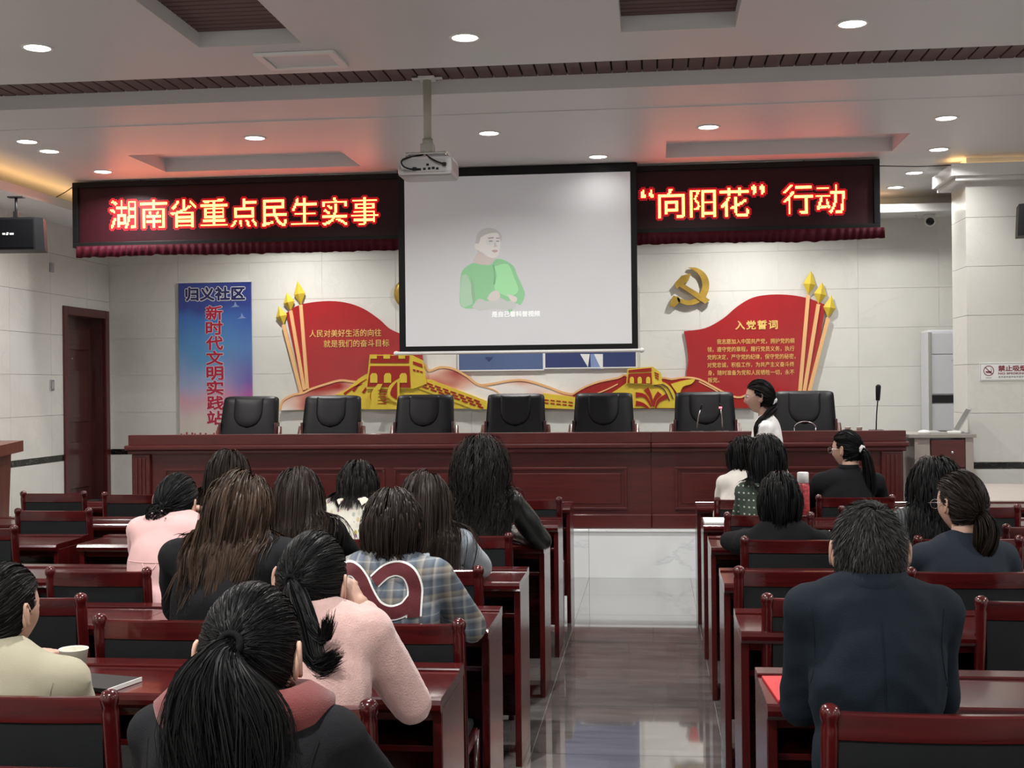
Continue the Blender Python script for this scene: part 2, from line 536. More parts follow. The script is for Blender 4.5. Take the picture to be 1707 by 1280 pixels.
# ================================================================== ceiling
def slab_with_holes(mb, x0, x1, y0, y1, z0, z1, holes):
    """Rectangular ceiling slab with rectangular holes, cut along a grid."""
    xs = sorted({x0, x1, *[h[0] for h in holes], *[h[1] for h in holes]})
    ys = sorted({y0, y1, *[h[2] for h in holes], *[h[3] for h in holes]})
    for i in range(len(xs) - 1):
        for j in range(len(ys) - 1):
            cx, cy = (xs[i] + xs[i + 1]) / 2, (ys[j] + ys[j + 1]) / 2
            if any(h[0] < cx < h[1] and h[2] < cy < h[3] for h in holes): continue
            mb.box(xs[i], xs[i + 1], ys[j], ys[j + 1], z0, z1)
XL, XR = X_LEFT - 0.3, X_RIGHT + 0.2
G0, G1 = 7.15, 7.80                       # slatted groove across the hall
COFF = [(-2.40, -1.835, 4.7, 6.53), (-0.146, 0.44, 4.7, 6.57)]
RECA, RECB = (-4.05, -2.38, 9.42, 10.2), (0.12, 1.90, 9.53, 10.25)
ce = MB()
slab_with_holes(ce, XL, XR, Y_REAR - 0.2, G0, ZC, ZS + 0.02, COFF)
ce.box(XL, XR, G1, 8.39, ZC, ZS + 0.02)
slab_with_holes(ce, XL, XR, 8.39, Y_BACK + 0.2, ZC - 0.006, ZS + 0.02, [RECA, RECB])
for q in (RECA, RECB):
    ce.box(q[0], q[1], q[2], q[3], ZS + 0.01, ZS + 0.03)
ceiling = structure(ce.build('ceiling', 'plaster'))
# soffits with cove lips along the left and back walls
so = MB()
so.box(X_LEFT, -5.19, 8.3, Y_BACK, 3.16, 3.18); so.box(-5.21, -5.19, 8.3, 12.40, 3.18, 3.235)
so.box(-5.19, X_RIGHT, 12.38, Y_BACK, 3.16, 3.18); so.box(-5.19, X_RIGHT, 12.38, 12.40, 3.18, 3.235)
so.box(X_LEFT, -5.19, 8.28, 8.3, 3.16, ZC)
structure(so.build('ceiling_soffit', 'plaster_white'))
# brown slats: in the groove they run along the hall's length, in the coffers across it
MB().box(XL, XR, G0 - 0.3, G1 + 0.3, ZS + 0.021, ZS + 0.04).build('slat_backing', 'slat_gap', ceiling)
sl = MB().box(-0.041, 0.041, G0 - 0.02, G1 + 0.0, ZS, ZS + 0.02, 0, 0.004).mesh('slat', 'slat')
x = -4.6
while x < 3.2:
    o = link('slat', sl, ceiling); o.location = (x, 0, 0); x += 0.092
for i, (a, b_, c, d) in enumerate(COFF):
    MB().box(a - 0.02, b_ + 0.02, c - 0.02, d + 0.02, ZS + 0.021, ZS + 0.04).build('slat_backing', 'slat_gap', ceiling)
    sm_ = MB().box(a, b_, -0.027, 0.027, ZS - 0.012, ZS + 0.02, 0, 0.004).mesh('slat', 'slat')
    yy = d - 0.04
    while yy > c + 0.03:
        o = link('slat', sm_, ceiling); o.location = (0, yy, 0); yy -= 0.066

# access panel in the near ceiling
v = empty('ceiling_hatch', (-1.925, 6.84, ZC), 0, 'square white access hatch in the ceiling beside the left slatted coffer', 'hatch')
f = MB()
f.box(-0.225, 0.225, -0.165, -0.13, -0.018, -0.001, 0, 0.003); f.box(-0.225, 0.225, 0.13, 0.165, -0.018, -0.001, 0, 0.003)
f.box(-0.225, -0.185, -0.13, 0.13, -0.018, -0.001, 0, 0.003); f.box(0.185, 0.225, -0.13, 0.13, -0.018, -0.001, 0, 0.003)
f.build('hatch_frame', 'plaster_white', v)
MB().box(-0.18, 0.18, -0.125, 0.125, -0.010, -0.001).build('hatch_door', 'plaster', v)

# ---- cove strip lamps (warm) behind the lips
def strip(name, loc, sx, sy, power, col, rot=(PI, 0, 0), parent=None):
    l = bpy.data.lights.new(name, 'AREA'); l.shape = 'RECTANGLE'
    l.size = sx; l.size_y = sy; l.energy = power; l.color = col
    o = bpy.data.objects.new(name, l); COL.objects.link(o)
    o.location = loc; o.rotation_euler = rot
    return o
WARM = (1.0, 0.58, 0.24)
strip('cove_lamp', (-5.3, 10.4, 3.2), 0.05, 4.0, COVE_W * 1.3, WARM)
strip('cove_lamp', (-1.4, 12.55, 3.2), 7.4, 0.05, COVE_W * 2.0, WARM)
strip('cove_lamp', (3.0, 10.75, 3.31), 1.1, 0.2, COVE_W * 0.6, WARM)

# ---- recessed downlights
M['lens'] = emit('downlight_lens', (1.0, 0.97, 0.94), 9.0)
dl_trim = MB().lathe([(0.068, 0.0), (0.069, -0.006), (0.082, -0.006), (0.086, 0.0)], 24).mesh('trim_ring', 'plaster_white')
dl_lens = MB().lathe([(0.0001, -0.0035), (0.068, -0.0035), (0.068, -0.001)], 24).mesh('lens', 'lens')
def downlight(x, y, z, label, power, spot=True, group=None):
    e = empty('downlight', (x, y, z), 0, label, 'ceiling light', group)
    link('trim_ring', dl_trim, e); link('lens', dl_lens, e)
    l = bpy.data.lights.new('downlight_lamp', 'AREA'); l.shape = 'DISK'; l.size = 0.10
    l.energy = power; l.color = (1.0, 0.985, 0.955); l.spread = R(150)
    o = bpy.data.objects.new('downlight_lamp', l); COL.objects.link(o)
    o.location = (x, y, z - 0.012)
    return e
ZD = ZC - 0.006
for (x, y, z, lab) in (
    (-3.246, 6.40, ZC, 'round downlight left of the slatted coffer, near the photo top left corner'),
    (-0.962, 6.545, ZC, 'round downlight between the two slatted ceiling coffers and the projector pole'),
    (1.031, 6.587, ZC, 'round downlight right of the right slatted coffer, near the photo top right'),
    (-4.535, 8.773, ZD, 'larger round downlight of the pair at the far left, above the speaker'),
    (-4.555, 9.153, ZD, 'smaller round downlight just behind the far left one'),
    (-2.863, 8.915, ZD, 'round downlight above the left half of the red sign'),
    (-1.157, 9.02, ZD, 'round downlight just right of the projector pole'),
    (0.411, 9.06, ZD, 'round downlight above the right half of the red sign'),
    (2.04, 9.02, ZD, 'round downlight at the right edge in front of the column'),
    (-4.55, 10.085, ZD, 'round downlight at the left end of the red sign, under the reddish ceiling'),
    (-0.417, 10.09, ZD, 'round downlight above the top edge of the projection screen'),
    (2.255, 10.23, ZD, 'round downlight just left of the column top, under warm cove glow'),
    (2.29, 11.34, ZD, 'round downlight beyond the red sign, left of the column'),
    (2.283, 12.157, ZD, 'farthest round downlight by the back wall beside the column')):
    downlight(x, y, z, lab, DOWNLIGHT_W * (0.06 if 'projection' in lab else 0.35 if y > 12 else 0.6 if x > 2.2 else 1.0))
for x, nm in ((-3.6, 'left'), (-1.3, 'middle'), (0.9, 'right')):      # row washing the back wall, hidden by the sign
    downlight(x, 11.95, ZD, 'round downlight near the back wall behind the %s part of the sign' % nm, DOWNLIGHT_W * 1.5, group='downlights behind the sign')
for x, nx_ in ((-4.4, 'left'), (-0.95, 'middle'), (3.6, 'right')):
    for y, ny_ in ((-1.6, 'rear'), (1.4, 'centre'), (4.2, 'front')):
        downlight(x, y, ZC, 'round downlight outside the photo, %s one of the %s row over the rear seats' % (nx_, ny_), ROOM_LAMP_W, group='downlights above the rear seating')
downlight(3.9, 6.6, ZC, 'round downlight above the right aisle, outside the photo', ROOM_LAMP_W * 0.7)
# ================================================================== stage table
TX0, TX1 = -4.37, 1.96
tb = empty('conference_table', (0, 0, Z_STAGE), 0, 'long dark red wooden conference table with panelled front on the stage', 'table')
zt = 1.157 - Z_STAGE
def T(name, mb, mk='wood_table', parent=None):
    return mb.build(name, mk, parent or tb)
SEAM = -0.02
for a, b_ in ((TX0, SEAM - 0.0015), (SEAM + 0.0015, TX1)):
    T('top_rail', MB().box(a, b_, 10.12, 10.20, 0.685, zt, 0, 0.004))
    T('ledge', MB().box(a - 0.02 * (a == TX0), b_ + 0.02 * (b_ == TX1), 10.075, 10.20, 0.645, 0.685, 0, 0.012))
    T('cornice', MB().box(a, b_, 10.10, 10.20, 0.61, 0.645, 0, 0.01))
    T('front_panel', MB().box(a + 0.03 * (a == TX0), b_ - 0.03 * (b_ == TX1), 10.15, 10.19, 0.10, 0.61))
    T('plinth', MB().box(a + 0.02 * (a == TX0), b_ - 0.02 * (b_ == TX1), 10.10, 10.20, 0.0, 0.115, 0, 0.008))
    T('worktop', MB().box(a, b_, 10.2, 10.75, 0.70, 0.735, 0, 0.005))
T('seam_batten', MB().box(SEAM - 0.02, SEAM + 0.02, 10.192, 10.199, 0.002, 0.765))
for x0 in (TX0 + 0.03, TX1 - 0.19):
    p = T('pilaster', MB().box(x0, x0 + 0.16, 10.115, 10.16, 0.1, 0.61, 0, 0.01))
    for k in range(3):
        MB().box(x0 + 0.035 + k * 0.034, x0 + 0.055 + k * 0.034, 10.105, 10.116, 0.14, 0.58, 0, 0.004).build('flute', 'wood_table', p)
for x0 in (TX0 + 0.01, TX1 - 0.04):
    T('end_panel', MB().box(x0, x0 + 0.03, 10.19, 10.72, 0.0, 0.70))
for (x0, x1) in ((-4.07, -2.19), (-2.12, -0.214), (0.166, 1.70)):
    fm = MB()
    z0, z1, wd = 0.145, 0.49, 0.022
    fm.box(x0, x1, 10.138, 10.151, z1 - wd, z1, 0, 0.005); fm.box(x0, x1, 10.138, 10.151, z0, z0 + wd, 0, 0.005)
    fm.box(x0, x0 + wd, 10.138, 10.151, z0 + wd, z1 - wd, 0, 0.005); fm.box(x1 - wd, x1, 10.138, 10.151, z0 + wd, z1 - wd, 0, 0.005)
    T('panel_moulding', fm)
    T('raised_panel', MB().box(x0 + 0.05, x1 - 0.05, 10.144, 10.151, z0 + 0.05, z1 - 0.05, 0, 0.004))

# ================================================================== executive chairs behind it
def grid_slab(nx, nz, fn_front, fn_back):
    """Closed cushion from two height fields on a (u, v) grid."""
    vs = []; fs = []
    for fn in (fn_front, fn_back):
        for j in range(nz + 1):
            for i in range(nx + 1):
                vs.append(fn(i / nx * 2 - 1, j / nz))
    n = (nx + 1) * (nz + 1)
    q = lambda i, j, s: s * n + j * (nx + 1) + i
    for j in range(nz):
        for i in range(nx):
            fs.append((q(i, j, 0), q(i + 1, j, 0), q(i + 1, j + 1, 0), q(i, j + 1, 0)))
            fs.append((q(i, j, 1), q(i, j + 1, 1), q(i + 1, j + 1, 1), q(i + 1, j, 1)))
    for i in range(nx):
        fs.append((q(i, 0, 1), q(i + 1, 0, 1), q(i + 1, 0, 0), q(i, 0, 0)))
        fs.append((q(i, nz, 0), q(i + 1, nz, 0), q(i + 1, nz, 1), q(i, nz, 1)))
    for j in range(nz):
        fs.append((q(0, j, 0), q(0, j + 1, 0), q(0, j + 1, 1), q(0, j, 1)))
        fs.append((q(nx, j, 1), q(nx, j + 1, 1), q(nx, j + 1, 0), q(nx, j, 0)))
    return vs, fs

def make_exec():
    # the chair faces the hall (-Y); its backrest shows its front
    e = empty('executive_chair', (0, 0, 0))
    def fb(sgn):
        def g(u, v):
            # v 0..1 bottom to top
            hw = 0.283 - 0.034 * v
            ru = abs(u) ** 9
            rv = (max(0, (v - 0.93)) / 0.07) ** 2
            xx = u * hw * (1 - 0.02 * rv)
            z = 0.46 + v * 0.62 - 0.012 * rv * ru
            lean = 0.10 * v + 0.05 * v * v
            th = 0.045 * (1 - 0.75 * ru) * (1 - 0.8 * rv)
            crease = 0
            if sgn < 0:
                crease = 0.008 * math.exp(-((v - 0.22) / 0.02) ** 2)
                return (xx, lean - th + crease - 0.02 * (1 - abs(u)) * 0, z)
            return (xx, lean + 0.05 * (1 - 0.7 * rv), z)
        return g
    b = MB(); vs, fs = grid_slab(20, 26, fb(-1), fb(1)); b.add(vs, fs, 0, True)
    b.build('backrest', 'leather', e)
    # U-shaped head cushion, proud of the back
    h = MB()
    def hc(u, v):
        # disc-like patch: straight top, round bottom
        z = 1.065 - v * 0.27
        hw = 0.135 * (1 - max(0, (v - 0.45) / 0.55) ** 2.2) ** 0.5 if v > 0.45 else 0.135
        return u * max(hw, 0.004), z
    def hf(u, v):
        xx, z = hc(u, v)
        t = (z - 0.46) / 0.62
        dome = (1 - abs(u) ** 4) * (1 - (2 * v - 1) ** 6)
        return (xx, 0.10 * t + 0.05 * t * t - 0.046 - 0.014 * dome, z)
    def hb(u, v):
        xx, z = hc(u, v); t = (z - 0.46) / 0.62
        return (xx, 0.10 * t + 0.05 * t * t - 0.02, z)
    vs, fs = grid_slab(14, 16, hf, hb); h.add(vs, fs, 0, True)
    h.build('head_cushion', 'leather', e)
    s = MB().box(-0.26, 0.26, -0.44, 0.04, 0.40, 0.50, 0, 0.03); s.build('seat', 'leather', e)
    for sg in (-1, 1):
        a = MB()
        a.tube([(sg * 0.275, 0.09, 0.80), (sg * 0.285, 0.05, 0.69), (sg * 0.29, -0.2, 0.66), (sg * 0.29, -0.34, 0.65), (sg * 0.285, -0.37, 0.58), (sg * 0.27, -0.3, 0.42)], 0.022, 8, 0, True, True, 1.4)
        a.build('armrest', 'wood_lectern', e)
        MB().box(sg * 0.262 - 0.012, sg * 0.262 + 0.012, 0.03, 0.13, 0.42, 0.84, 0, 0.006).build('side_frame', 'wood_dark', e)
    c = MB().tube([(0, -0.2, 0.40), (0, -0.2, 0.10)], 0.03, 10)
    c.build('column', 'black', e)
    for k in range(5):
        a = 2 * PI * k / 5 + 0.3
        l = MB().tube([(0, -0.2, 0.10), (0.17 * math.cos(a), -0.2 + 0.17 * math.sin(a), 0.085), (0.29 * math.cos(a), -0.2 + 0.29 * math.sin(a), 0.06)], [0.028, 0.024, 0.016], 8)
        lo = l.build('base_leg', 'wood_dark', e)
        MB().ell((0.29 * math.cos(a), -0.2 + 0.29 * math.sin(a), 0.027), (0.024, 0.024, 0.026)).build('caster', 'black', lo)
    return e
ex = make_exec()
ELAB = ['black leather executive chair in front of the blue poster', 'black leather executive chair second from the left behind the stage table',
        'black leather executive chair third from the left, below the gold wall tower', 'black leather executive chair middle of the seven behind the stage table',
        'black leather executive chair third from the right, left of the microphone pair', 'black leather executive chair behind the two thin microphones',
        'black leather executive chair with creased cushion, rightmost behind the stage table']
for i, x in enumerate((-3.645, -2.875, -2.03, -1.21, -0.435, 0.45, 1.29)):
    o = ex if i == 0 else copy_tree(ex, (0, 0, 0))
    o.location = (x, 11.0, Z_STAGE); o.rotation_euler = (0, 0, R((-2, 1, 0, 1, -1, 2, -4)[i]))
    tag(o, ELAB[i], 'chair', 'executive chairs behind the stage table')

# ================================================================== wall decor
YW = Y_BACK - 0.002
def W(px, py, y=12.82):
    return on_plane(px, py, y)
def WL(pts):
    return [W(*p) for p in pts]
def smooth(pts, n=4):
    """Catmull-Rom through open pts."""
    out = []
    P = [pts[0]] + list(pts) + [pts[-1]]
    for i in range(1, len(P) - 2):
        p0, p1, p2, p3 = P[i - 1], P[i], P[i + 1], P[i + 2]
        for k in range(n):
            t = k / n
            out.append(tuple(0.5 * ((2 * p1[d]) + (-p0[d] + p2[d]) * t + (2 * p0[d] - 5 * p1[d] + 4 * p2[d] - p3[d]) * t * t + (-p0[d] + 3 * p1[d] - 3 * p2[d] + p3[d]) * t ** 3) for d in (0, 1)))
    out.append(tuple(pts[-1]))
    return out
def ribbon(mb, pts, width, y0, y1, mi=0, taper=False):
    """flat strip along a wall-plane path, width in metres"""
    n = len(pts); L = []; Rr = []
    for i, p in enumerate(pts):
        a = pts[max(i - 1, 0)]; b_ = pts[min(i + 1, n - 1)]
        dx, dz = b_[0] - a[0], b_[1] - a[1]
        l = math.hypot(dx, dz) or 1
        wd = width / 2 * (1 - 0.8 * i / (n - 1) if taper else 1)
        L.append((p[0] - dz / l * wd, p[1] + dx / l * wd)); Rr.append((p[0] + dz / l * wd, p[1] - dx / l * wd))
    mb.prism(L + Rr[::-1], y0, y1, mi)

# --- left flag board
def flag(name, label, edge_px, spears, text_fn):
    e = empty(name, (0, 0, 0), 0, label, 'wall board')
    out = WL(edge_px)
    MB().prism(out, YW - 0.030, YW - 0.012).build('flag_panel', 'flag', e)
    for (tip, base, tail) in spears:
        sp = MB()
        a, b_, c = W(*tip), W(*base), W(*tail)
        ribbon(sp, [b_, c], 0.036, YW - 0.045, YW - 0.028)
        so_ = sp.build('spear_shaft', 'peach', e)
        ax = Vector((a[0] - b_[0], 0, a[1] - b_[1])); Ln = ax.length; ax.normalize()
        sd = Vector((ax.z, 0, -ax.x))
        o = Vector((b_[0], 0, b_[1]))
        yb = YW - 0.03
        P = [o - ax * 0.0, o + ax * Ln * 0.45 + sd * 0.062, o + ax * Ln, o + ax * Ln * 0.45 - sd * 0.062, o + ax * Ln * 0.45]
        vs = []
        for i, q in enumerate(P):
            vs.append((q.x, yb if i < 4 else yb - 0.05, q.z))
        sh = MB().add(vs, [(0, 1, 4), (1, 2, 4), (2, 3, 4), (3, 0, 4), (3, 2, 1, 0)])
        sh.build('spear_head', 'yellow', e)
    text_fn(e)
    return e
fl_edge = smooth([(477, 522), (500, 508), (540, 502), (575, 504), (605, 514), (632, 532), (650, 548), (675, 558), (700, 560)], 4) + smooth([(700, 560), (705, 600), (706, 650)], 3)[1:] + [(640, 655), (520, 662), (506, 657)]
def tl(e):
    mb = MB()
    for s, x0, y0, x1, y1 in (('人民对美好生活的向往', 516, 561, 636, 559), ('就是我们的奋斗目标', 540, 578, 649, 576)):
        a = W(x0, y0); b_ = W(x1, y1)
        lettering(mb, s, a[0], a[1], YW - 0.0345, 0.082, 0, 0, 0.02, 1.0, b_[0] - a[0])
    mb.build('lettering', 'gold', e)
flag('flag_board', 'red flag shaped wall board left of the screen with two lines of gold lettering', fl_edge,
     [((496, 468), (502, 508), (513, 648)), ((478, 487), (485, 518), (508, 650)), ((465, 510), (473, 541), (503, 655))], tl)
fr_edge = smooth([(1140, 552), (1175, 547), (1205, 531), (1230, 510), (1255, 496), (1285, 491), (1320, 492), (1350, 498), (1376, 508)], 4) + [(1368, 560), (1356, 610), (1345, 655)] + smooth([(1345, 655), (1250, 660), (1200, 662), (1150, 655)], 2)[1:] + smooth([(1150, 655), (1144, 628), (1147, 600), (1144, 572), (1140, 552)], 3)[1:-1]
OATH = ['我志愿加入中国共产党，拥护党的纲', '领，遵守党的章程，履行党员义务，执行', '党的决定，严守党的纪律，保守党的秘密，', '对党忠诚，积极工作，为共产主义奋斗终', '身，随时准备为党和人民牺牲一切，永不', '叛党。']
OPX = [(1195, 573, 1324, 571), (1179, 586, 1324, 584), (1179, 599, 1326, 597), (1179, 612, 1324, 610), (1180, 625, 1324, 623), (1180, 637, 1199, 637)]
def tr_(e):
    mb = MB()
    a = W(1226, 548); b_ = W(1296, 547)
    lettering(mb, '入党誓词', a[0], a[1], YW - 0.0345, 0.095, 0, 0, 0.02, 1.2, b_[0] - a[0], 0, 0.0022)
    for s, (x0, y0, x1, y1) in zip(OATH, OPX):
        a = W(x0, y0); b_ = W(x1, y1)
        lettering(mb, s, a[0], a[1], YW - 0.0335, 0.055, 0, 0, 0.02, 1.0, b_[0] - a[0])
    mb.build('lettering', 'gold', e)
flag('flag_board', 'red flag shaped wall board right of the screen with oath lettering', fr_edge,
     [((1352, 451), (1347, 492), (1333, 655)), ((1371, 470), (1364, 507), (1340, 655)), ((1386, 492), (1380, 530), (1348, 655))], tr_)

# --- great wall relief along the foot of the flags: mountain boards in red-white with peach outline, yellow wall and towers
M['mount'] = None
m, nt, b = _mat('mountain_print')
v = coords(nt, 'Object', (1.1, 1, 2.2))
f = noise_tex(nt, v, 1.3, 2, 0.4)
nt.links.new(ramp(nt, f, [(0.40, (0.36, 0.02, 0.02)), (0.50, (0.72, 0.40, 0.30)), (0.60, (0.82, 0.76, 0.70))]), b.inputs['Base Color'])
b.inputs['Roughness'].default_value = 0.4
M['mount'] = m
gw = empty('battlement_relief', (0, 0, 0), 0, 'red and yellow wall relief of mountains and a winding battlement wall with towers', 'wall relief')
BASE = 682
ridge1 = smooth([(468, 684), (472, 668), (490, 658), (506, 655), (520, 648), (545, 640), (568, 634), (590, 636), (640, 640), (690, 622), (706, 606), (716, 618), (735, 612), (757, 615), (780, 628), (796, 640), (812, 641), (866, 633), (905, 642), (938, 654), (955, 657)], 3)
MB().prism(WL(ridge1 + [(955, BASE), (860, BASE), (660, BASE), (500, 683)]), YW - 0.045, YW - 0.012).build('mountain_board', 'mount', gw)
o = MB(); ribbon(o, WL(ridge1), 0.022, YW - 0.051, YW - 0.044); o.build('mountain_outline', 'peach', gw)
ridge2 = smooth([(955, 657), (975, 645), (1000, 636), (1030, 630), (1043, 625), (1060, 640), (1100, 630), (1120, 632), (1140, 629), (1165, 632), (1190, 645), (1215, 658), (1235, 662), (1256, 650)], 3)
MB().prism(WL(ridge2 + [(1256, BASE - 2), (955, BASE)]), YW - 0.045, YW - 0.012).build('mountain_board', 'red_deep', gw)
o = MB(); ribbon(o, WL(ridge2), 0.018, YW - 0.051, YW - 0.044); o.build('mountain_outline', 'peach', gw)
for pts in (smooth([(800, 643), (825, 650), (838, 662)], 4), smooth([(960, 668), (1005, 652), (1030, 640)], 4), smooth([(1165, 636), (1195, 652), (1220, 672)], 4)):
    o = MB(); ribbon(o, WL(pts), 0.012, YW - 0.050, YW - 0.044); o.build('ridge_line', 'peach', gw)
# left yellow slopes and wall
MB().prism(WL(smooth([(560, 658), (580, 648), (598, 632), (615, 622), (630, 618)], 3) + [(700, 640), (760, 655), (812, 680), (700, BASE), (600, BASE), (590, 660)]), YW - 0.056, YW - 0.040).build('yellow_slope', 'yellow', gw)
o = MB()
for pts in (smooth([(575, 657), (592, 645), (605, 640)], 3), smooth([(590, 652), (600, 640), (612, 632)], 3), smooth([(606, 655), (614, 644), (620, 640)], 3), smooth([(640, 678), (622, 668), (620, 655), (628, 643)], 4)):
    ribbon(o, WL(pts), 0.028, YW - 0.060, YW - 0.055, 0, True)
o.build('red_shade', 'red_deep', gw)
MB().prism(WL([(700, 630), (720, 633), (812, 668), (814, 682), (790, 682), (700, 648)]), YW - 0.064, YW - 0.045).build('battlement_wall', 'yellow', gw)
o = MB()
for r_ in range(3):
    for k in range(8):
        x0 = 700 + k * 13 + r_ * 3; y0 = 634 + k * 4.6 + r_ * 5.2
        if x0 > 800: continue
        ribbon(o, WL([(x0, y0), (x0 + 9.5, y0 + 3.4)]), 0.016, YW - 0.068, YW - 0.063)
o.build('crenel_mark', 'red_deep', gw)
def tower(pts_body, name='tower'):
    pass
tw = MB().prism(WL([(618, 591), (688, 592), (706, 601), (712, 640), (690, 648), (612, 648)]), YW - 0.075, YW - 0.045).build('watchtower', 'yellow', gw)
o = MB()
o.prism(WL([(620, 593), (684, 593), (683, 605), (619, 605)]), YW - 0.080, YW - 0.074)
o.prism(WL([(619, 610), (684, 610), (686, 646), (614, 644)]), YW - 0.080, YW - 0.074)
o.prism(WL([(690, 602), (705, 607), (706, 613), (690, 607)]), YW - 0.080, YW - 0.074)
for k in range(3):
    o.prism(WL([(690 + k * 6, 615 + k * 1.5), (694 + k * 6, 616 + k * 1.5), (694 + k * 6, 619 + k * 1.5), (690 + k * 6, 618 + k * 1.5)]), YW - 0.080, YW - 0.074)
o.build('tower_face', 'red_deep', tw)
o = MB()
for x0 in (618, 640, 665):
    MB().prism(WL([(x0 + 1, 591), (x0 + 12, 591), (x0 + 12, 598), (x0 + 1, 598)]), YW - 0.085, YW - 0.079).build('merlon', 'yellow', tw)
for x0 in (619, 642, 668):
    MB().prism(WL([(x0, 626), (x0 + 3, 622), (x0 + 10, 622), (x0 + 12, 626), (x0 + 12, 638), (x0, 638)]), YW - 0.085, YW - 0.079).build('tower_opening', 'yellow', tw)
o = MB()
o.prism(WL([(618, 682)] + smooth([(622, 672), (621, 655), (632, 640)], 4) + smooth([(640, 640), (634, 655), (640, 670), (662, 676), (663, 682)], 4)), YW - 0.092, YW - 0.084)
o.prism(WL(smooth([(668, 630), (652, 642), (648, 656), (655, 668), (668, 672)], 4) + [(668, 640)]), YW - 0.092, YW - 0.084)
o.build('foreground_rock', 'yellow', gw)
o = MB()
o.prism(WL(smooth([(664, 636), (656, 646), (653, 658), (664, 666)], 3)), YW - 0.096, YW - 0.091)
for k in range(5):
    ribbon(o, WL([(646, 652 + k * 5), (632, 650 + k * 5.6)]), 0.016, YW - 0.096, YW - 0.091, 0, True)
o.build('rock_shade', 'red_deep', gw)
# wall piece between chairs
MB().prism(WL([(905, 655), (960, 662), (960, 682), (905, 680)]), YW - 0.060, YW - 0.044).build('battlement_wall', 'yellow', gw)
o = MB()
for k in range(5):
    for r_ in range(2):
        ribbon(o, WL([(908 + k * 10, 666 + k * 1 + r_ * 5), (915 + k * 10, 667 + k * 1 + r_ * 5)]), 0.012, YW - 0.064, YW - 0.059)
o.build('crenel_mark', 'red_deep', gw)
# right tower and slopes
MB().prism(WL(smooth([(1018, 656), (1035, 645), (1048, 635)], 3) + smooth([(1092, 632), (1112, 640), (1124, 655), (1128, 680)], 4) + [(1054, 680), (1052, 658)]), YW - 0.060, YW - 0.044).build('yellow_slope', 'yellow', gw)
o = MB()
for pts in (smooth([(1060, 658), (1075, 660), (1086, 678)], 3), smooth([(1100, 655), (1092, 665), (1090, 678)], 3), smooth([(1077, 648), (1084, 660), (1088, 676)], 3), smooth([(1112, 660), (1098, 668), (1093, 680)], 3), smooth([(1060, 672), (1072, 674), (1082, 681)], 3)):
    ribbon(o, WL(pts), 0.055, YW - 0.066, YW - 0.059, 0, True)
o.build('red_shade', 'red_deep', gw)
o = MB()
for pts in (smooth([(1094, 638), (1112, 645), (1122, 665)], 4), smooth([(1090, 642), (1106, 648), (1116, 668)], 4)):
    ribbon(o, WL(pts), 0.010, YW - 0.068, YW - 0.059)
o.build('stair_line', 'wood_dark', gw)
tw = MB().prism(WL([(1046, 615), (1088, 611), (1102, 622), (1104, 640), (1084, 642), (1044, 640)]), YW - 0.078, YW - 0.044).build('watchtower', 'yellow', gw)
o = MB()
o.prism(WL([(1048, 617), (1086, 613), (1086, 619), (1048, 621)]), YW - 0.083, YW - 0.077)
o.prism(WL([(1048, 623), (1086, 621), (1087, 640), (1046, 638)]), YW - 0.083, YW - 0.077)
for k in range(3):
    o.prism(WL([(1091 + k * 0.6, 620 + k * 4), (1098, 623 + k * 4), (1098, 625 + k * 4), (1091 + k * 0.6, 622 + k * 4)]), YW - 0.083, YW - 0.077)
o.build('tower_face', 'red_deep', tw)
o = MB()
for x0 in (1050, 1063, 1077):
    MB().prism(WL([(x0, 631), (x0 + 2, 628), (x0 + 5, 628), (x0 + 7, 631), (x0 + 7, 639), (x0, 639)]), YW - 0.088, YW - 0.082).build('tower_opening', 'yellow', tw)
o = MB()
o.prism(WL(smooth([(1118, 640), (1140, 634), (1158, 632), (1152, 640), (1138, 645), (1132, 660)], 3)), YW - 0.06, YW - 0.044)
o.build('yellow_ridge', 'yellow', gw)

# --- hammer and sickle emblem
em = empty('party_emblem', (0, 0, 0), 0, 'gold hammer and sickle emblem on the marble back wall', 'emblem')
arc_o = smooth([(1147, 446), (1162, 447), (1176, 457), (1182, 472), (1179, 490), (1166, 504), (1148, 509), (1131, 504)], 4)
arc_i = smooth([(1128, 496), (1146, 501), (1160, 496), (1169, 484), (1170, 470), (1163, 456), (1147, 446)], 4)
MB().prism(WL(arc_o + arc_i), YW - 0.055, YW - 0.02).build('sickle_blade', 'gold_relief', em)
MB().prism(WL([(1122, 493), (1132, 495), (1134, 503), (1124, 512), (1116, 511), (1117, 504)]), YW - 0.055, YW - 0.02).build('sickle_handle', 'gold_relief', em)
MB().prism(WL([(1124, 473), (1136, 460), (1152, 456), (1147, 468), (1140, 474), (1183, 500), (1175, 507), (1133, 478), (1128, 482)]), YW - 0.065, YW - 0.02).build('hammer', 'gold_relief', em)
cx, cz = W(683, 489)
eb = MB().lathe([(0.165, 0.0), (0.165, 0.03), (0.13, 0.045), (0.0001, 0.05)], 32, 0, Matrix.Translation((cx, YW, cz)) @ Matrix.Rotation(R(90), 4, 'X'))
tag(eb.build('round_emblem', 'gold_relief'), 'round gold emblem mostly hidden behind the left edge of the screen', 'emblem')

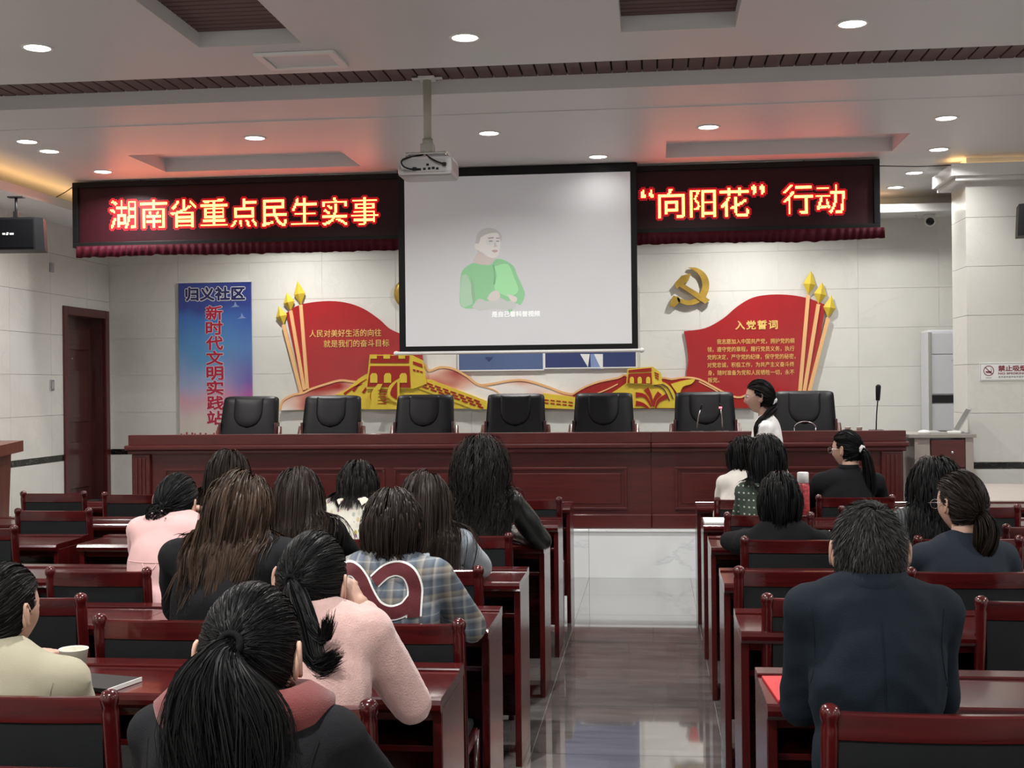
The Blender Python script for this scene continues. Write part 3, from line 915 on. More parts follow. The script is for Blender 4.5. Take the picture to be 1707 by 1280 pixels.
# --- two framed posters under the screen
M['blue1'] = plain('slate_blue_print', (0.085, 0.125, 0.25), 0.4, var=0.06, vscale=2)
M['blue2'] = plain('navy_blue_print', (0.035, 0.05, 0.15), 0.4)
M['blue3'] = plain('pale_blue_print', (0.22, 0.30, 0.52), 0.4)
M['paper'] = plain('white_paper', (0.78, 0.78, 0.76), 0.6)
for nm, lab, px0, px1, yb, mk in (('poster', 'slate blue wall poster under the left half of the screen', 765, 905, 617, 'blue1'), ('poster', 'navy blue wall poster with pale folds under the right half of the screen', 909, 1060, 613, 'blue2')):
    a = W(px0, yb); b_ = W(px1, yb - 2)
    e = empty('poster', (0, 0, 0), 0, lab, 'poster')
    MB().box(a[0], b_[0], YW - 0.02, YW - 0.002, a[1], 2.55).build('print', mk, e)
    q = MB()
    q.box(a[0] - 0.012, a[0], YW - 0.024, YW - 0.002, a[1], 2.55); q.box(b_[0], b_[0] + 0.012, YW - 0.024, YW - 0.002, a[1], 2.55); q.box(a[0] - 0.012, b_[0] + 0.012, YW - 0.024, YW - 0.002, a[1] - 0.012, a[1])
    q.build('frame', 'white_pl', e)
    if mk == 'blue2':
        q = MB().prism(WL([(967, 590), (983, 590), (980, 612)]), YW - 0.0225, YW - 0.0201)
        q.prism(WL([(984, 590), (1005, 590), (1005, 615), (1003, 615)]), YW - 0.0225, YW - 0.0201)
        q.build('pale_fold', 'paper', e)
        MB().prism(WL([(984, 590), (990, 590), (1002, 615), (985, 615)]), YW - 0.0235, YW - 0.0226).build('blue_fold', 'blue3', e)
    else:
        MB().prism(WL([(808, 595), (822, 595), (815, 603)]), YW - 0.0225, YW - 0.0201).build('dark_mark', 'blue2', e)

# --- blue standing poster with vertical title
m, nt, b = _mat('blue_poster_print')
tc = nt.nodes.new('ShaderNodeTexCoord'); sp_ = nt.nodes.new('ShaderNodeSeparateXYZ'); nt.links.new(tc.outputs['Generated'], sp_.inputs[0])
nz_ = noise_tex(nt, coords(nt, 'Generated', (1.3, 1, 1.6)), 1.6, 2, 0.4)
ad = nt.nodes.new('ShaderNodeMath'); ad.operation = 'MULTIPLY_ADD'; nt.links.new(nz_, ad.inputs[0]); ad.inputs[1].default_value = 0.28; nt.links.new(sp_.outputs['Z'], ad.inputs[2])
c1 = ramp(nt, ad.outputs[0], [(0.13, (0.62, 0.58, 0.50)), (0.27, (0.62, 0.54, 0.50)), (0.40, (0.62, 0.35, 0.42)), (0.50, (0.36, 0.40, 0.60)), (0.68, (0.10, 0.30, 0.58)), (0.92, (0.05, 0.17, 0.50)), (1.12, (0.035, 0.06, 0.28))])
c2 = ramp(nt, ad.outputs[0], [(0.13, (0.62, 0.58, 0.50)), (0.28, (0.62, 0.48, 0.48)), (0.40, (0.60, 0.09, 0.28)), (0.52, (0.16, 0.11, 0.38)), (0.68, (0.09, 0.20, 0.46)), (0.92, (0.04, 0.10, 0.36)), (1.12, (0.03, 0.05, 0.25))])
mx = nt.nodes.new('ShaderNodeMix'); mx.data_type = 'RGBA'
rm = ramp(nt, sp_.outputs['X'], [(0.45, (0, 0, 0)), (0.95, (1, 1, 1))])
nt.links.new(rm, mx.inputs['Factor']); nt.links.new(c1, mx.inputs['A']); nt.links.new(c2, mx.inputs['B'])
nt.links.new(mx.outputs['Result'], b.inputs['Base Color']); b.inputs['Roughness'].default_value = 0.35
M['bluegrad'] = m
M['navy_ink'] = plain('navy_ink', (0.015, 0.018, 0.10), 0.4)
M['red_ink'] = plain('crimson_ink', (0.42, 0.012, 0.05), 0.4)
pz = empty('blue_poster', (0, 0, 0), 0, 'tall blue to pink poster with vertical red lettering near the door', 'poster')
px0, pz1 = W(296, 472, 12.8); px1 = W(417, 472, 12.8)[0]; pz0 = 0.98
MB().box(px0, px1, YW - 0.03, YW - 0.004, pz0, pz1 - 0.0).build('poster_print', 'bluegrad', pz)
MB().box(px0 - 0.006, px1 + 0.006, YW - 0.036, YW - 0.004, pz1, pz1 + 0.012).build('top_edge', 'white_pl', pz)
a = W(309, 501, 12.8); b_ = W(407, 501, 12.8)
q = MB(); lettering(q, '归义社区', a[0], a[1] + 0.012, YW - 0.0315, 0.145, 0, 0, 0, 1.05, b_[0] - a[0], 0, 0.014); q.build('title_outline', 'paper', pz)
q = MB(); lettering(q, '归义社区', a[0], a[1] + 0.012, YW - 0.0328, 0.145, 0, 0, 0, 1.05, b_[0] - a[0], 0, 0.007); q.build('title', 'navy_ink', pz)
qo = MB(); qi = MB()
for k, ch in enumerate('新时代文明实践站'):
    x0, z0 = W(342.5 + k * 0.35, 533 + k * 25.0, 12.8)
    lettering(qo, ch, x0, z0 + 0.013, YW - 0.0315, 0.155, 0, 0, 0, 1.0, 0.178, 0, 0.010)
    lettering(qi, ch, x0, z0 + 0.013, YW - 0.0328, 0.155, 0, 0, 0, 1.0, 0.178, 0, 0.0055)
qo.build('slogan_outline', 'paper', pz); qi.build('slogan', 'red_ink', pz)
q = MB()
for k in range(26):
    xx = px0 + 0.01 + k * 0.0295; hh = random.uniform(0.015, 0.06)
    q.box(xx, xx + 0.018, YW - 0.0318, YW - 0.030, pz0 + 0.06, pz0 + 0.06 + hh)
q.build('skyline_print', 'red_deep', pz)
q = MB()
for (bx, by) in ((391, 512), (402, 531)):
    x0, z0 = W(bx, by, 12.8)
    q.prism([(x0 - 0.05, z0), (x0 - 0.01, z0 + 0.02), (x0 + 0.0, z0 + 0.06), (x0 + 0.02, z0 + 0.02), (x0 + 0.05, z0 + 0.005), (x0 + 0.01, z0 + 0.004)], YW - 0.0318, YW - 0.0301)
q.build('dove_print', 'blue3', pz)
# ================================================================== LED sign with fringe
YL = 10.50
LX0, LX1, LZ0, LZ1 = -5.02, 1.85, 2.78, 3.35
sg = empty('led_sign', (0, 0, 0), 0, 'long black framed LED sign glowing with red and yellow lettering across the stage', 'sign')
q = MB()
q.box(LX0, LX1, YL, YL + 0.10, LZ1 - 0.045, LZ1, 0, 0.004); q.box(LX0, LX1, YL, YL + 0.10, LZ0, LZ0 + 0.045, 0, 0.004)
q.box(LX0, LX0 + 0.05, YL, YL + 0.10, LZ0 + 0.045, LZ1 - 0.045, 0, 0.004); q.box(LX1 - 0.05, LX1, YL, YL + 0.10, LZ0 + 0.045, LZ1 - 0.045, 0, 0.004)
q.build('frame', 'black', sg)
M['led_panel'] = plain('led_panel', (0.030, 0.004, 0.008), 0.4, var=0.1, bmp=0.2, bscale=120, spec=0.25)
MB().box(LX0 + 0.05, LX1 - 0.05, YL + 0.03, YL + 0.09, LZ0 + 0.045, LZ1 - 0.045).build('panel', 'led_panel', sg)
# dot matrix: every glyph is sampled on a 24 x 24 raster of lamps
M['led_core'] = emit('led_core', (1.0, 0.42, 0.08), 5.0)
M['bloom_soft'] = emit('bloom_soft', (1.0, 0.012, 0.02), 1.1)  # lens bloom around the strokes, imitated by red emission; no lit lamps here
M['bloom_faint'] = emit('bloom_faint', (1.0, 0.008, 0.03), 0.30)
def raster(ch, n=24):
    vs, fs = text_mesh(ch, 1.0, 0.0)
    V = np.array(vs)[:, :2]
    g = np.zeros((n, n), bool)
    u = (np.arange(n) + 0.5) / n
    gx, gy = np.meshgrid(u * 1.0, u * 0.98 - 0.11)
    for f_ in fs:
        P = V[list(f_)]
        for t in range(1, len(P) - 1):
            a, b_, c = P[0], P[t], P[t + 1]
            d1 = (gx - b_[0]) * (a[1] - b_[1]) - (a[0] - b_[0]) * (gy - b_[1])
            d2 = (gx - c[0]) * (b_[1] - c[1]) - (b_[0] - c[0]) * (gy - c[1])
            d3 = (gx - a[0]) * (c[1] - a[1]) - (c[0] - a[0]) * (gy - a[1])
            neg = (d1 < 0) | (d2 < 0) | (d3 < 0); pos = (d1 > 0) | (d2 > 0) | (d3 > 0)
            g |= ~(neg & pos)
    return g
core = MB(); soft = MB(); faint = MB()
def led_char(ch, px0, px1, pyb, half=False):
    x0, z0 = on_plane(px0, pyb, YL + 0.02)
    x1, _ = on_plane(px1, pyb, YL + 0.02)
    n = 24
    g = raster(ch, n)
    p = (x1 - x0) / n
    if half:
        cols = np.where(g.any(0))[0]; c0 = cols.min(); g = g[:, c0:cols.max() + 1]
        p = (x1 - x0) / g.shape[1]
    pad = 3
    G = np.pad(g, pad)
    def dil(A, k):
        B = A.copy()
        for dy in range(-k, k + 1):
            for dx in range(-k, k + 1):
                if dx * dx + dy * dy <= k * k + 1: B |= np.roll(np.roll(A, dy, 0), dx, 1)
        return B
    D1 = dil(G, 1) & ~G; D2 = dil(G, 2) & ~G & ~D1  # rings around each glyph, added to imitate the bloom of the bright strokes
    y = YL + 0.0285
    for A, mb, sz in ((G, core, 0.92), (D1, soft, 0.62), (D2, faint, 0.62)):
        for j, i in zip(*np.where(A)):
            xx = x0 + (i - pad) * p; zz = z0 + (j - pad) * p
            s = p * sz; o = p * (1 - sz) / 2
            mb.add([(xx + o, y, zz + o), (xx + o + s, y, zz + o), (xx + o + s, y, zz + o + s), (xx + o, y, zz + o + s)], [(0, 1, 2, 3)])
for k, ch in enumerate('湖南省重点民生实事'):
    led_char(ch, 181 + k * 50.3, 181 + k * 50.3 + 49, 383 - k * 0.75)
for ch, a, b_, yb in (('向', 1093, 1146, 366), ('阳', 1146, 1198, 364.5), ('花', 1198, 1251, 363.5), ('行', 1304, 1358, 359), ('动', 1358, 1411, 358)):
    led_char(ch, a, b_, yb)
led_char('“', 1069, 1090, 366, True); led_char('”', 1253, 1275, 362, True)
for mb, nm, mk in ((core, 'lit_dots', 'led_core'), (soft, 'bloom_dots', 'bloom_soft'), (faint, 'faint_bloom_dots', 'bloom_faint')):
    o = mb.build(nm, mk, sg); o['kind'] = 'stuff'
# red spill of the lit dots
for x0, x1 in ((-4.7, -2.3), (-0.02, 1.7)):
    strip('sign_lamp', ((x0 + x1) / 2, YL - 0.01, 3.08), x1 - x0, 0.30, SIGN_RED_W * (x1 - x0) / 2.0, (1.0, 0.0, 0.10), (R(-90), 0, 0))
# pleated dark red fringe under the sign
def fringe(x0, x1):
    n = int((x1 - x0) / 0.012)
    vs = []; fs = []
    for i in range(n + 1):
        x = x0 + (x1 - x0) * i / n
        ph = x * 95 + 2.0 * math.sin(x * 7) + 3 * noise.noise((x * 3, 0, 0))
        dz = 0.098 + 0.02 * noise.noise((x * 1.3, 2, 0)) + 0.01 * noise.noise((x * 14, 5, 0))
        for k, (t, am) in enumerate(((0, 0.003), (0.35, 0.008), (1.0, 0.014))):
            vs.append((x, YL - 0.012 + am * math.sin(ph + 0.3 * k), LZ0 + 0.012 - dz * t))
    for i in range(n):
        for k in range(2):
            a = i * 3 + k
            fs.append((a, a + 1, a + 4, a + 3))
    return vs, fs
M['fringe'] = cloth('burgundy_fringe', (0.055, 0.005, 0.012), 0.6, 0.1)
q = MB(); vs, fs = fringe(LX0 + 0.04, LX1 + 0.03); q.add(vs, fs, 0, True)
fo = q.build('fringe', 'fringe', sg)
sd = fo.modifiers.new('thickness', 'SOLIDIFY'); sd.thickness = 0.002
q = MB()
for x in (LX0 + 0.6, LX1 - 0.6, -1.6):
    q.tube([(x, YL + 0.06, LZ1 - 0.01), (x, YL + 0.06, ZC)], 0.006, 6)
q.tube([(-5.19, YL + 0.05, 3.235), (-5.1, YL + 0.05, 3.28), (LX0, YL + 0.05, LZ1 - 0.02)], 0.004, 6)
q.tube([(LX1, YL + 0.05, LZ1 - 0.05), (2.15, YL + 0.05, 3.285), (2.42, 10.56, 3.29)], 0.004, 6)
q.build('hanging_wire', 'black', sg)

# ================================================================== projection screen with the projected picture
YS = 10.38
SX0, SX1, SZ0, SZ1 = -2.106, -0.118, 1.83, 3.325
sc = empty('projection_screen', (0, 0, 0), 0, 'pull-down white projection screen with black border showing a person in green', 'screen')
M['screen_fabric'] = plain('screen_fabric', (0.63, 0.635, 0.65), 0.75, var=0.02, vscale=0.8)
_fb = M['screen_fabric'].node_tree.nodes['Principled BSDF']; _fb.inputs['Emission Color'].default_value = (0.95, 0.96, 1.0, 1); _fb.inputs['Emission Strength'].default_value = 0.07     # the projector's own light on the cloth
MB().box(SX0 + 0.055, SX1 - 0.05, YS, YS + 0.004, SZ0 + 0.045, SZ1 - 0.04).build('fabric', 'screen_fabric', sc)
q = MB()
q.box(SX0, SX0 + 0.055, YS, YS + 0.004, SZ0, SZ1); q.box(SX1 - 0.05, SX1, YS, YS + 0.004, SZ0, SZ1)
q.box(SX0 + 0.055, SX1 - 0.05, YS, YS + 0.004, SZ0, SZ0 + 0.045); q.box(SX0 + 0.055, SX1 - 0.05, YS, YS + 0.004, SZ1 - 0.04, SZ1)
q.build('black_border', 'black', sc)
q = MB().tube([(SX0 - 0.03, YS + 0.002, SZ0 - 0.012), (SX1 + 0.03, YS + 0.002, SZ0 - 0.012)], 0.014, 12)
for x in (SX0 - 0.03, SX1 + 0.03):
    q.ell((x, YS + 0.002, SZ0 - 0.012), (0.022, 0.02, 0.02))
q.build('bottom_bar', 'white_pl', sc)
MB().box(SX0 - 0.01, SX1 + 0.01, YS + 0.006, YS + 0.07, SZ1 - 0.02, ZC - 0.012, 0, 0.01).build('casing', 'black', sc)
def SP(pts):
    return [on_plane(a, b_, YS - 0.001) for a, b_ in pts]
LAY = [0]
def proj_shape(name, pts, col, sm=True, light=0.06):
    light += 0.07
    """one patch of the projected picture, laid on the fabric"""
    LAY[0] += 1
    key = 'projected_' + name
    mat = plain(key, col, 0.75)
    bb = mat.node_tree.nodes['Principled BSDF']
    bb.inputs['Emission Color'].default_value = (*col, 1); bb.inputs['Emission Strength'].default_value = light
    P = SP(smooth(pts + [pts[0]], 4)[:-1]) if sm else SP(pts)
    y = YS - 0.00015 * LAY[0]
    MB().prism(P, y, YS - 0.00015 * (LAY[0] - 1)).build('picture_' + name, mat, sc)
proj_shape('hair', [(792, 405), (797, 388), (812, 380), (828, 383), (836, 392), (834, 402), (815, 396), (800, 412), (798, 425)], (0.60, 0.59, 0.60), True, -0.03)
proj_shape('neck', [(797, 420), (824, 420), (826, 432), (818, 442), (798, 440), (788, 437)], (0.62, 0.55, 0.52))
proj_shape('face', [(801, 396), (812, 390), (828, 388), (833, 396), (834, 410), (831, 424), (823, 430), (812, 427), (803, 420), (793, 415), (792, 406), (798, 406)], (0.74, 0.72, 0.69))
proj_shape('blouse', [(789, 438), (803, 441), (818, 441), (828, 431), (846, 436), (857, 445), (862, 458), (872, 480), (875, 492), (868, 508), (860, 506), (850, 522), (842, 508), (826, 512), (806, 508), (790, 514), (768, 510), (767, 480), (769, 455), (778, 444)], (0.27, 0.55, 0.30), True, 0.12)
proj_shape('blouse_light', [(824, 444), (846, 440), (856, 460), (864, 484), (850, 494), (836, 490), (824, 480), (828, 460)], (0.33, 0.66, 0.35), True, 0.16)
proj_shape('sleeve', [(769, 460), (778, 458), (786, 478), (788, 500), (784, 508), (768, 508)], (0.42, 0.60, 0.44), True, 0.08)
proj_shape('sleeve_fold', [(785, 460), (790, 474), (792, 500), (789, 506), (786, 488)], (0.30, 0.50, 0.32), True, 0.05)
proj_shape('placket', [(821, 443), (824, 443), (826, 470), (822, 474), (824, 458)], (0.22, 0.46, 0.25), True, 0.05)
proj_shape('lap', [(787, 512), (798, 498), (812, 502), (822, 496), (836, 497), (846, 502), (856, 500), (860, 512), (846, 516), (820, 514), (800, 518)], (0.60, 0.62, 0.60), True, 0.0)
proj_shape('hand', [(812, 498), (818, 488), (828, 484), (834, 492), (830, 499), (820, 502)], (0.66, 0.62, 0.58), True, 0.06)
proj_shape('hand', [(845, 490), (856, 493), (862, 497), (860, 503), (852, 501)], (0.70, 0.63, 0.58), True, 0.08)
proj_shape('eyebrow', [(813, 396), (823, 395), (823, 397), (814, 398)], (0.42, 0.40, 0.39), False, 0)
proj_shape('eyebrow', [(827, 396), (833, 396), (833, 398), (827, 398)], (0.42, 0.40, 0.39), False, 0)
proj_shape('glasses_lens', [(810, 400), (823, 399), (823, 407), (812, 408)], (0.68, 0.68, 0.67), True)
proj_shape('eye', [(815, 401), (821, 401), (821, 403), (815, 403)], (0.38, 0.36, 0.36), False, 0)
proj_shape('eye', [(827, 401), (832, 401), (832, 403), (827, 403)], (0.38, 0.36, 0.36), False, 0)
proj_shape('nose_shade', [(825, 402), (829, 411), (823, 412)], (0.58, 0.55, 0.53), False)
proj_shape('mouth', [(819, 418), (825, 416), (830, 418), (825, 421)], (0.55, 0.42, 0.41), True, 0.03)
q = MB(); a = on_plane(820, 529, YS); b_ = on_plane(900, 527, YS)
lettering(q, '是自己看科普视频', a[0], a[1] + 0.006, YS - 0.00015 * LAY[0] - 0.0006, 0.05, 0, 0, 0, 1.0, b_[0] - a[0], 0, 0.0012)
sub = plain('projected_subtitle', (0.85, 0.87, 0.85), 0.7); sub.node_tree.nodes['Principled BSDF'].inputs['Emission Color'].default_value = (1, 1, 1, 1); sub.node_tree.nodes['Principled BSDF'].inputs['Emission Strength'].default_value = 0.25
q.build('subtitle', sub, sc)

# ================================================================== projector on its ceiling pole
pj = empty('projector', (-1.375, 7.72, 0), 0, 'white projector hanging from a ceiling pole with cables plugged in its back', 'projector')
M['cream'] = plain('cream_metal', (0.50, 0.49, 0.43), 0.35)
M['proj_white'] = plain('projector_shell', (0.46, 0.45, 0.45), 0.35)
MB().tube([(0, 0, 3.06), (0, 0, ZS - 0.01)], 0.026, 16).build('pole', 'cream', pj)
q = MB().box(-0.05, 0.05, -0.05, 0.05, ZS - 0.02, ZS - 0.001, 0, 0.003)
for s in (-1, 1): q.box(s * 0.07 - 0.025, s * 0.07 + 0.025, -0.02, 0.02, ZS - 0.014, ZS - 0.004, 0, 0.003)
q.build('ceiling_plate', 'white_pl', pj)
q = MB().box(-0.042, 0.042, -0.035, 0.035, 2.985, 3.045, 0, 0.004)
q.lathe([(0.034, 3.03), (0.034, 3.075)], 16)
for s in (-0.02, 0.0, 0.02): q.ell((s, -0.037, 3.015 - abs(s)), (0.005, 0.004, 0.005))
q.build('tilt_bracket', 'cream', pj)
q = MB().box(-0.13, 0.13, -0.06, 0.06, 2.972, 2.985, 0, 0.003)
for s in (-1, 1):
    for t in (-1, 1): q.tube([(s * 0.11, t * 0.05, 2.985), (s * 0.13, t * 0.05, 2.955)], 0.007, 6)
q.build('mount_arm', 'chrome', pj)
q = MB().box(-0.172, 0.172, -0.12, 0.16, 2.832, 2.952, 0, 0.028)
q.build('shell', 'proj_white', pj)
MB().box(-0.13, 0.13, -0.1225, -0.119, 2.852, 2.93, 0, 0.002).build('port_panel', 'grey_pl', pj)
q = MB()
for i, (xx, zz, ww) in enumerate(((-0.06, 2.87, 0.012), (-0.035, 2.868, 0.014), (0.0, 2.87, 0.008), (0.03, 2.872, 0.008), (0.055, 2.874, 0.009), (0.08, 2.87, 0.008), (0.02, 2.895, 0.008))):
    q.box(xx - ww, xx + ww, -0.126, -0.122, zz - 0.007, zz + 0.007, 0, 0.001)
q.build('socket', 'black', pj)
MB().lathe([(0.0001, 0.02), (0.03, 0.02), (0.04, 0.0), (0.04, -0.02)], 16, 0, Matrix.Translation((0.08, 0.165, 2.89)) @ Matrix.Rotation(R(-90), 4, 'X')).build('lens', 'black_gloss', pj)
for nm, pth, mk in (('cable', [(-0.02, -0.05, 2.97), (-0.09, -0.12, 2.945), (-0.135, -0.15, 2.92), (-0.125, -0.155, 2.885), (-0.09, -0.14, 2.87), (-0.06, -0.126, 2.87)], 'black'), ('cable', [(0.0, -0.05, 2.97), (0.03, -0.12, 2.94), (0.08, -0.14, 2.91), (0.125, -0.13, 2.895)], 'black')):
    P = [Vector(p) for p in pth]
    xs2 = smooth([(p.x, p.z) for p in P], 4); ys2 = smooth([(p.y, 0) for p in P], 4)
    q = MB().tube([(a[0], b_[0], a[1]) for a, b_ in zip(xs2, ys2)], 0.005, 8)
    e_ = P[-1]
    q.box(e_.x - 0.012, e_.x + 0.012, e_.y - 0.012, e_.y + 0.004, e_.z - 0.01, e_.z + 0.01, 0, 0.003)
    q.build(nm, mk, pj)

# ================================================================== hanging loudspeakers
M['grille_black'] = plain('grille_black', (0.004, 0.004, 0.005), 0.85, spec=0.05)
def loudspeaker(loc, rz, label, logo):
    e = empty('loudspeaker', loc, rz, label, 'speaker')
    pts = [(-0.24, 0.12), (-0.25, -0.10), (-0.2, -0.13), (0.2, -0.13), (0.25, -0.08), (0.2, 0.12)]
    q = MB()
    n = len(pts)
    lo = [(x * 1.03, y, -0.125) for x, y in pts]; hi = [(x * 0.98, y, 0.125) for x, y in pts]
    q.add(lo + hi, [tuple(range(n - 1, -1, -1)), tuple(range(n, 2 * n))] + [(i, (i + 1) % n, n + (i + 1) % n, n + i) for i in range(n)])
    q.build('cabinet', 'black', e)
    MB().box(-0.19, 0.19, -0.136, -0.129, -0.11, 0.112, 0, 0.003).build('grille', M['grille_black'], e)
    if logo:
        q = MB()
        for k in range(2): q.box(-0.045 + k * 0.012, -0.036 + k * 0.012, -0.139, -0.1365, -0.01, 0.004)
        q.prism([(-0.018, -0.012), (-0.004, -0.012), (0.002, 0.008), (-0.012, 0.008)], -0.139, -0.1365)
        for k in range(3): q.box(0.01 + k * 0.011, 0.019 + k * 0.011, -0.139, -0.1365, -0.01, 0.004)
        q.build('badge', 'paper', e)
    q = MB().tube([(0, 0.02, 0.12), (0, 0.02, 0.30)], 0.012, 8)
    q.box(-0.06, 0.06, -0.01, 0.05, 0.295, 0.305, 0, 0.002); q.box(-0.018, 0.018, 0.0, 0.04, 0.125, 0.19, 0, 0.003)
    q.build('ceiling_bracket', 'black', e)
    return e
loudspeaker((-4.91, 9.3, 2.745), R(6), 'black loudspeaker hanging at the far left edge, in front of the marble wall', True).scale = (1, 1, 1)
loudspeaker((3.13, 10.35, 2.80), R(-8), 'black loudspeaker cut off at the far right edge, in front of the column', False)
bpy.data.objects['loudspeaker'].children[-1].scale = (1, 1, 1)

# ================================================================== security camera, switches
e = empty('security_camera', (2.69, 12.62, 3.16), 0, 'small white dome security camera under the soffit right of the sign', 'camera')
MB().lathe([(0.055, 0.0), (0.055, -0.03), (0.045, -0.045)], 20).build('base', 'white_pl', e)
MB().ell((0, -0.01, -0.065), (0.055, 0.055, 0.052)).build('ball', 'white_pl', e)
MB().lathe([(0.038, 0), (0.038, 0.012), (0.0001, 0.018)], 20, 0, Matrix.Translation((-0.01, -0.052, -0.075)) @ Matrix.Rotation(R(100), 4, 'X')).build('lens', 'black_gloss', e)
q = MB().tube([(-0.04, 0, -0.01), (-0.10, 0.01, -0.035), (-0.13, 0.02, -0.005)], 0.005, 6); q.build('cable', 'white_pl', e)
def wall_switch(y, z, h, mk, label):
    e = empty('wall_switch', (X_LEFT, y, z), 0, label, 'switch')
    MB().box(0.0005, 0.012, -0.04, 0.04, -h / 2, h / 2, 0, 0.003).build('plate', mk, e)
    MB().box(0.012, 0.016, -0.025, 0.025, -h / 2 + 0.015, h / 2 - 0.015, 0, 0.002).build('rocker', 'grey_pl', e)
wall_switch(11.53, 1.59, 0.10, 'chrome', 'grey metal switch plate on the left wall beside the door')
wall_switch(11.55, 2.72, 0.09, 'grey_pl', 'small dark grey box high on the left wall above the door')

# ================================================================== floor-standing air conditioner
ac = empty('air_conditioner', (2.85, 12.5, Z_STAGE), 0, 'tall white floor-standing air conditioner behind the column', 'air conditioner')
M['ac'] = plain('ac_white', (0.58, 0.59, 0.62), 0.3)
MB().box(-0.245, 0.245, -0.14, 0.2, 0, 1.64, 0, 0.02).build('body', 'ac', ac)
MB().box(-0.215, 0.215, -0.15, -0.141, 1.41, 1.61, 0, 0.004).build('top_panel', 'ac', ac)
MB().box(-0.215, 0.215, -0.15, -0.141, 1.03, 1.40, 0, 0.004).build('upper_panel', 'ac', ac)
MB().box(-0.215, 0.215, -0.152, -0.141, 0.945, 1.02, 0, 0.003).build('display_band', 'black_gloss', ac)
MB().box(-0.215, 0.215, -0.15, -0.141, 0.05, 0.935, 0, 0.004).build('lower_panel', 'ac', ac)
q = MB()
for k in range(6): q.box(-0.03 + k * 0.011, -0.022 + k * 0.011, -0.1515, -0.1495, 1.34, 1.352)
q.build('badge', 'grey_pl', ac)
q = MB()
q.box(-0.245, -0.215, -0.158, -0.139, 0.02, 1.62, 0, 0.004); q.box(0.215, 0.245, -0.158, -0.139, 0.02, 1.62, 0, 0.004)
q.build('edge_trim', 'chrome', ac)

# ================================================================== no-smoking sign on the column
ns = empty('no_smoking_sign', (0, 0, 0), 0, 'white no smoking sign fixed on the right column', 'sign')
a = on_plane(1633, 635, 10.645); nx0, nz0 = a; nx1 = nx0 + 0.40; nz1 = nz0 + 0.148
yn = CY0 - 0.001
M['sign_white'] = plain('sign_white', (0.80, 0.82, 0.80), 0.35)
M['sign_red'] = plain('sign_dark_red', (0.22, 0.015, 0.03), 0.4)
MB().box(nx0, nx1, yn - 0.006, yn, nz0, nz1, 0, 0.002).build('plate', 'sign_white', ns)
q = MB()
for (u0, u1, w0, w1) in ((0.006, 0.394, 0.006, 0.009), (0.006, 0.394, 0.139, 0.142), (0.006, 0.009, 0.009, 0.139), (0.391, 0.394, 0.009, 0.139)):
    q.box(nx0 + u0, nx0 + u1, yn - 0.0072, yn - 0.0058, nz0 + w0, nz0 + w1)
q.build('border_line', 'grey_pl', ns)
q = MB()
cx, cz, rr = nx0 + 0.072, nz0 + 0.083, 0.042
N = 28
ring_o = [(cx + rr * math.cos(2 * PI * k / N), cz + rr * math.sin(2 * PI * k / N)) for k in range(N)]
for k in range(N):
    k2 = (k + 1) % N
    f_ = lambda p: (cx + (p[0] - cx) * 0.86, cz + (p[1] - cz) * 0.86)
    q.prism([ring_o[k], ring_o[k2], f_(ring_o[k2]), f_(ring_o[k])], yn - 0.0075, yn - 0.006)
ribbon(q, [(cx - 0.027, cz + 0.027), (cx + 0.027, cz - 0.027)], 0.007, yn - 0.0075, yn - 0.006)
q.box(cx - 0.024, cx + 0.022, yn - 0.0075, yn - 0.006, cz - 0.014, cz - 0.004); q.box(cx - 0.018, cx + 0.014, yn - 0.0075, yn - 0.006, cz - 0.02, cz - 0.017)
ribbon(q, [(cx + 0.02, cz - 0.004), (cx + 0.024, cz + 0.008), (cx + 0.015, cz + 0.018)], 0.003, yn - 0.0075, yn - 0.006)
q.build('symbol', 'sign_red', ns)
q = MB()
lettering(q, '禁止吸烟', nx0 + 0.148, nz0 + 0.082, yn - 0.007, 0.050, 0, 0, 0, 1.0, 0.22, 0, 0.0016)
lettering(q, 'NO SMOKING', nx0 + 0.148, nz0 + 0.052, yn - 0.007, 0.022, 0, 0, 0, 1.0, 0.22, 0, 0.0009)
q.build('lettering', 'sign_red', ns)
q = MB()
for k in range(11): q.box(nx0 + 0.149 + k * 0.02, nx0 + 0.164 + k * 0.02, yn - 0.0072, yn - 0.006, nz0 + 0.024 + 0.003 * (k % 2), nz0 + 0.038)
for k in range(4): q.box(nx0 + 0.05 + k * 0.012, nx0 + 0.058 + k * 0.012, yn - 0.0072, yn - 0.006, nz0 + 0.022, nz0 + 0.029)
q.build('small_print', 'grey_pl', ns)

# ================================================================== small side desk by the column, laptop and things
sdk = empty('side_desk', (2.30, 10.5, Z_STAGE), 0, 'small desk with red drawers and grey top between stage table and column', 'desk')
M['laminate'] = plain('grey_laminate', (0.30, 0.28, 0.25), 0.35)
M['beige'] = plain('beige_panel', (0.36, 0.31, 0.28), 0.5)
MB().box(-0.30, 0.22, -0.27, 0.25, 0.705, 0.735, 0, 0.004).build('top', 'laminate', sdk)
MB().box(-0.25, -0.225, -0.25, 0.23, 0.0, 0.705).build('side_panel', 'beige', sdk)
MB().box(0.14, 0.2, -0.25, 0.23, 0.0, 0.705).build('side_panel', 'beige', sdk)
MB().box(-0.225, -0.13, -0.24, 0.23, 0.0, 0.705).build('filler_panel', 'beige', sdk)
for k in range(3):
    d = MB().box(-0.125, 0.135, -0.255, 0.2, 0.47 - k * 0.225, 0.69 - k * 0.225, 0, 0.004).build('drawer', 'wood_table', sdk)
    MB().ell((0.035, -0.264, 0.59 - k * 0.225), (0.013, 0.012, 0.013)).build('knob', 'chrome', d)
lp = empty('laptop', (2.30, 10.45, 1.122), R(-97), 'open silver laptop seen from the side on the small desk', 'laptop')
M['alu'] = plain('aluminium', (0.50, 0.50, 0.48), 0.35, 0.6)
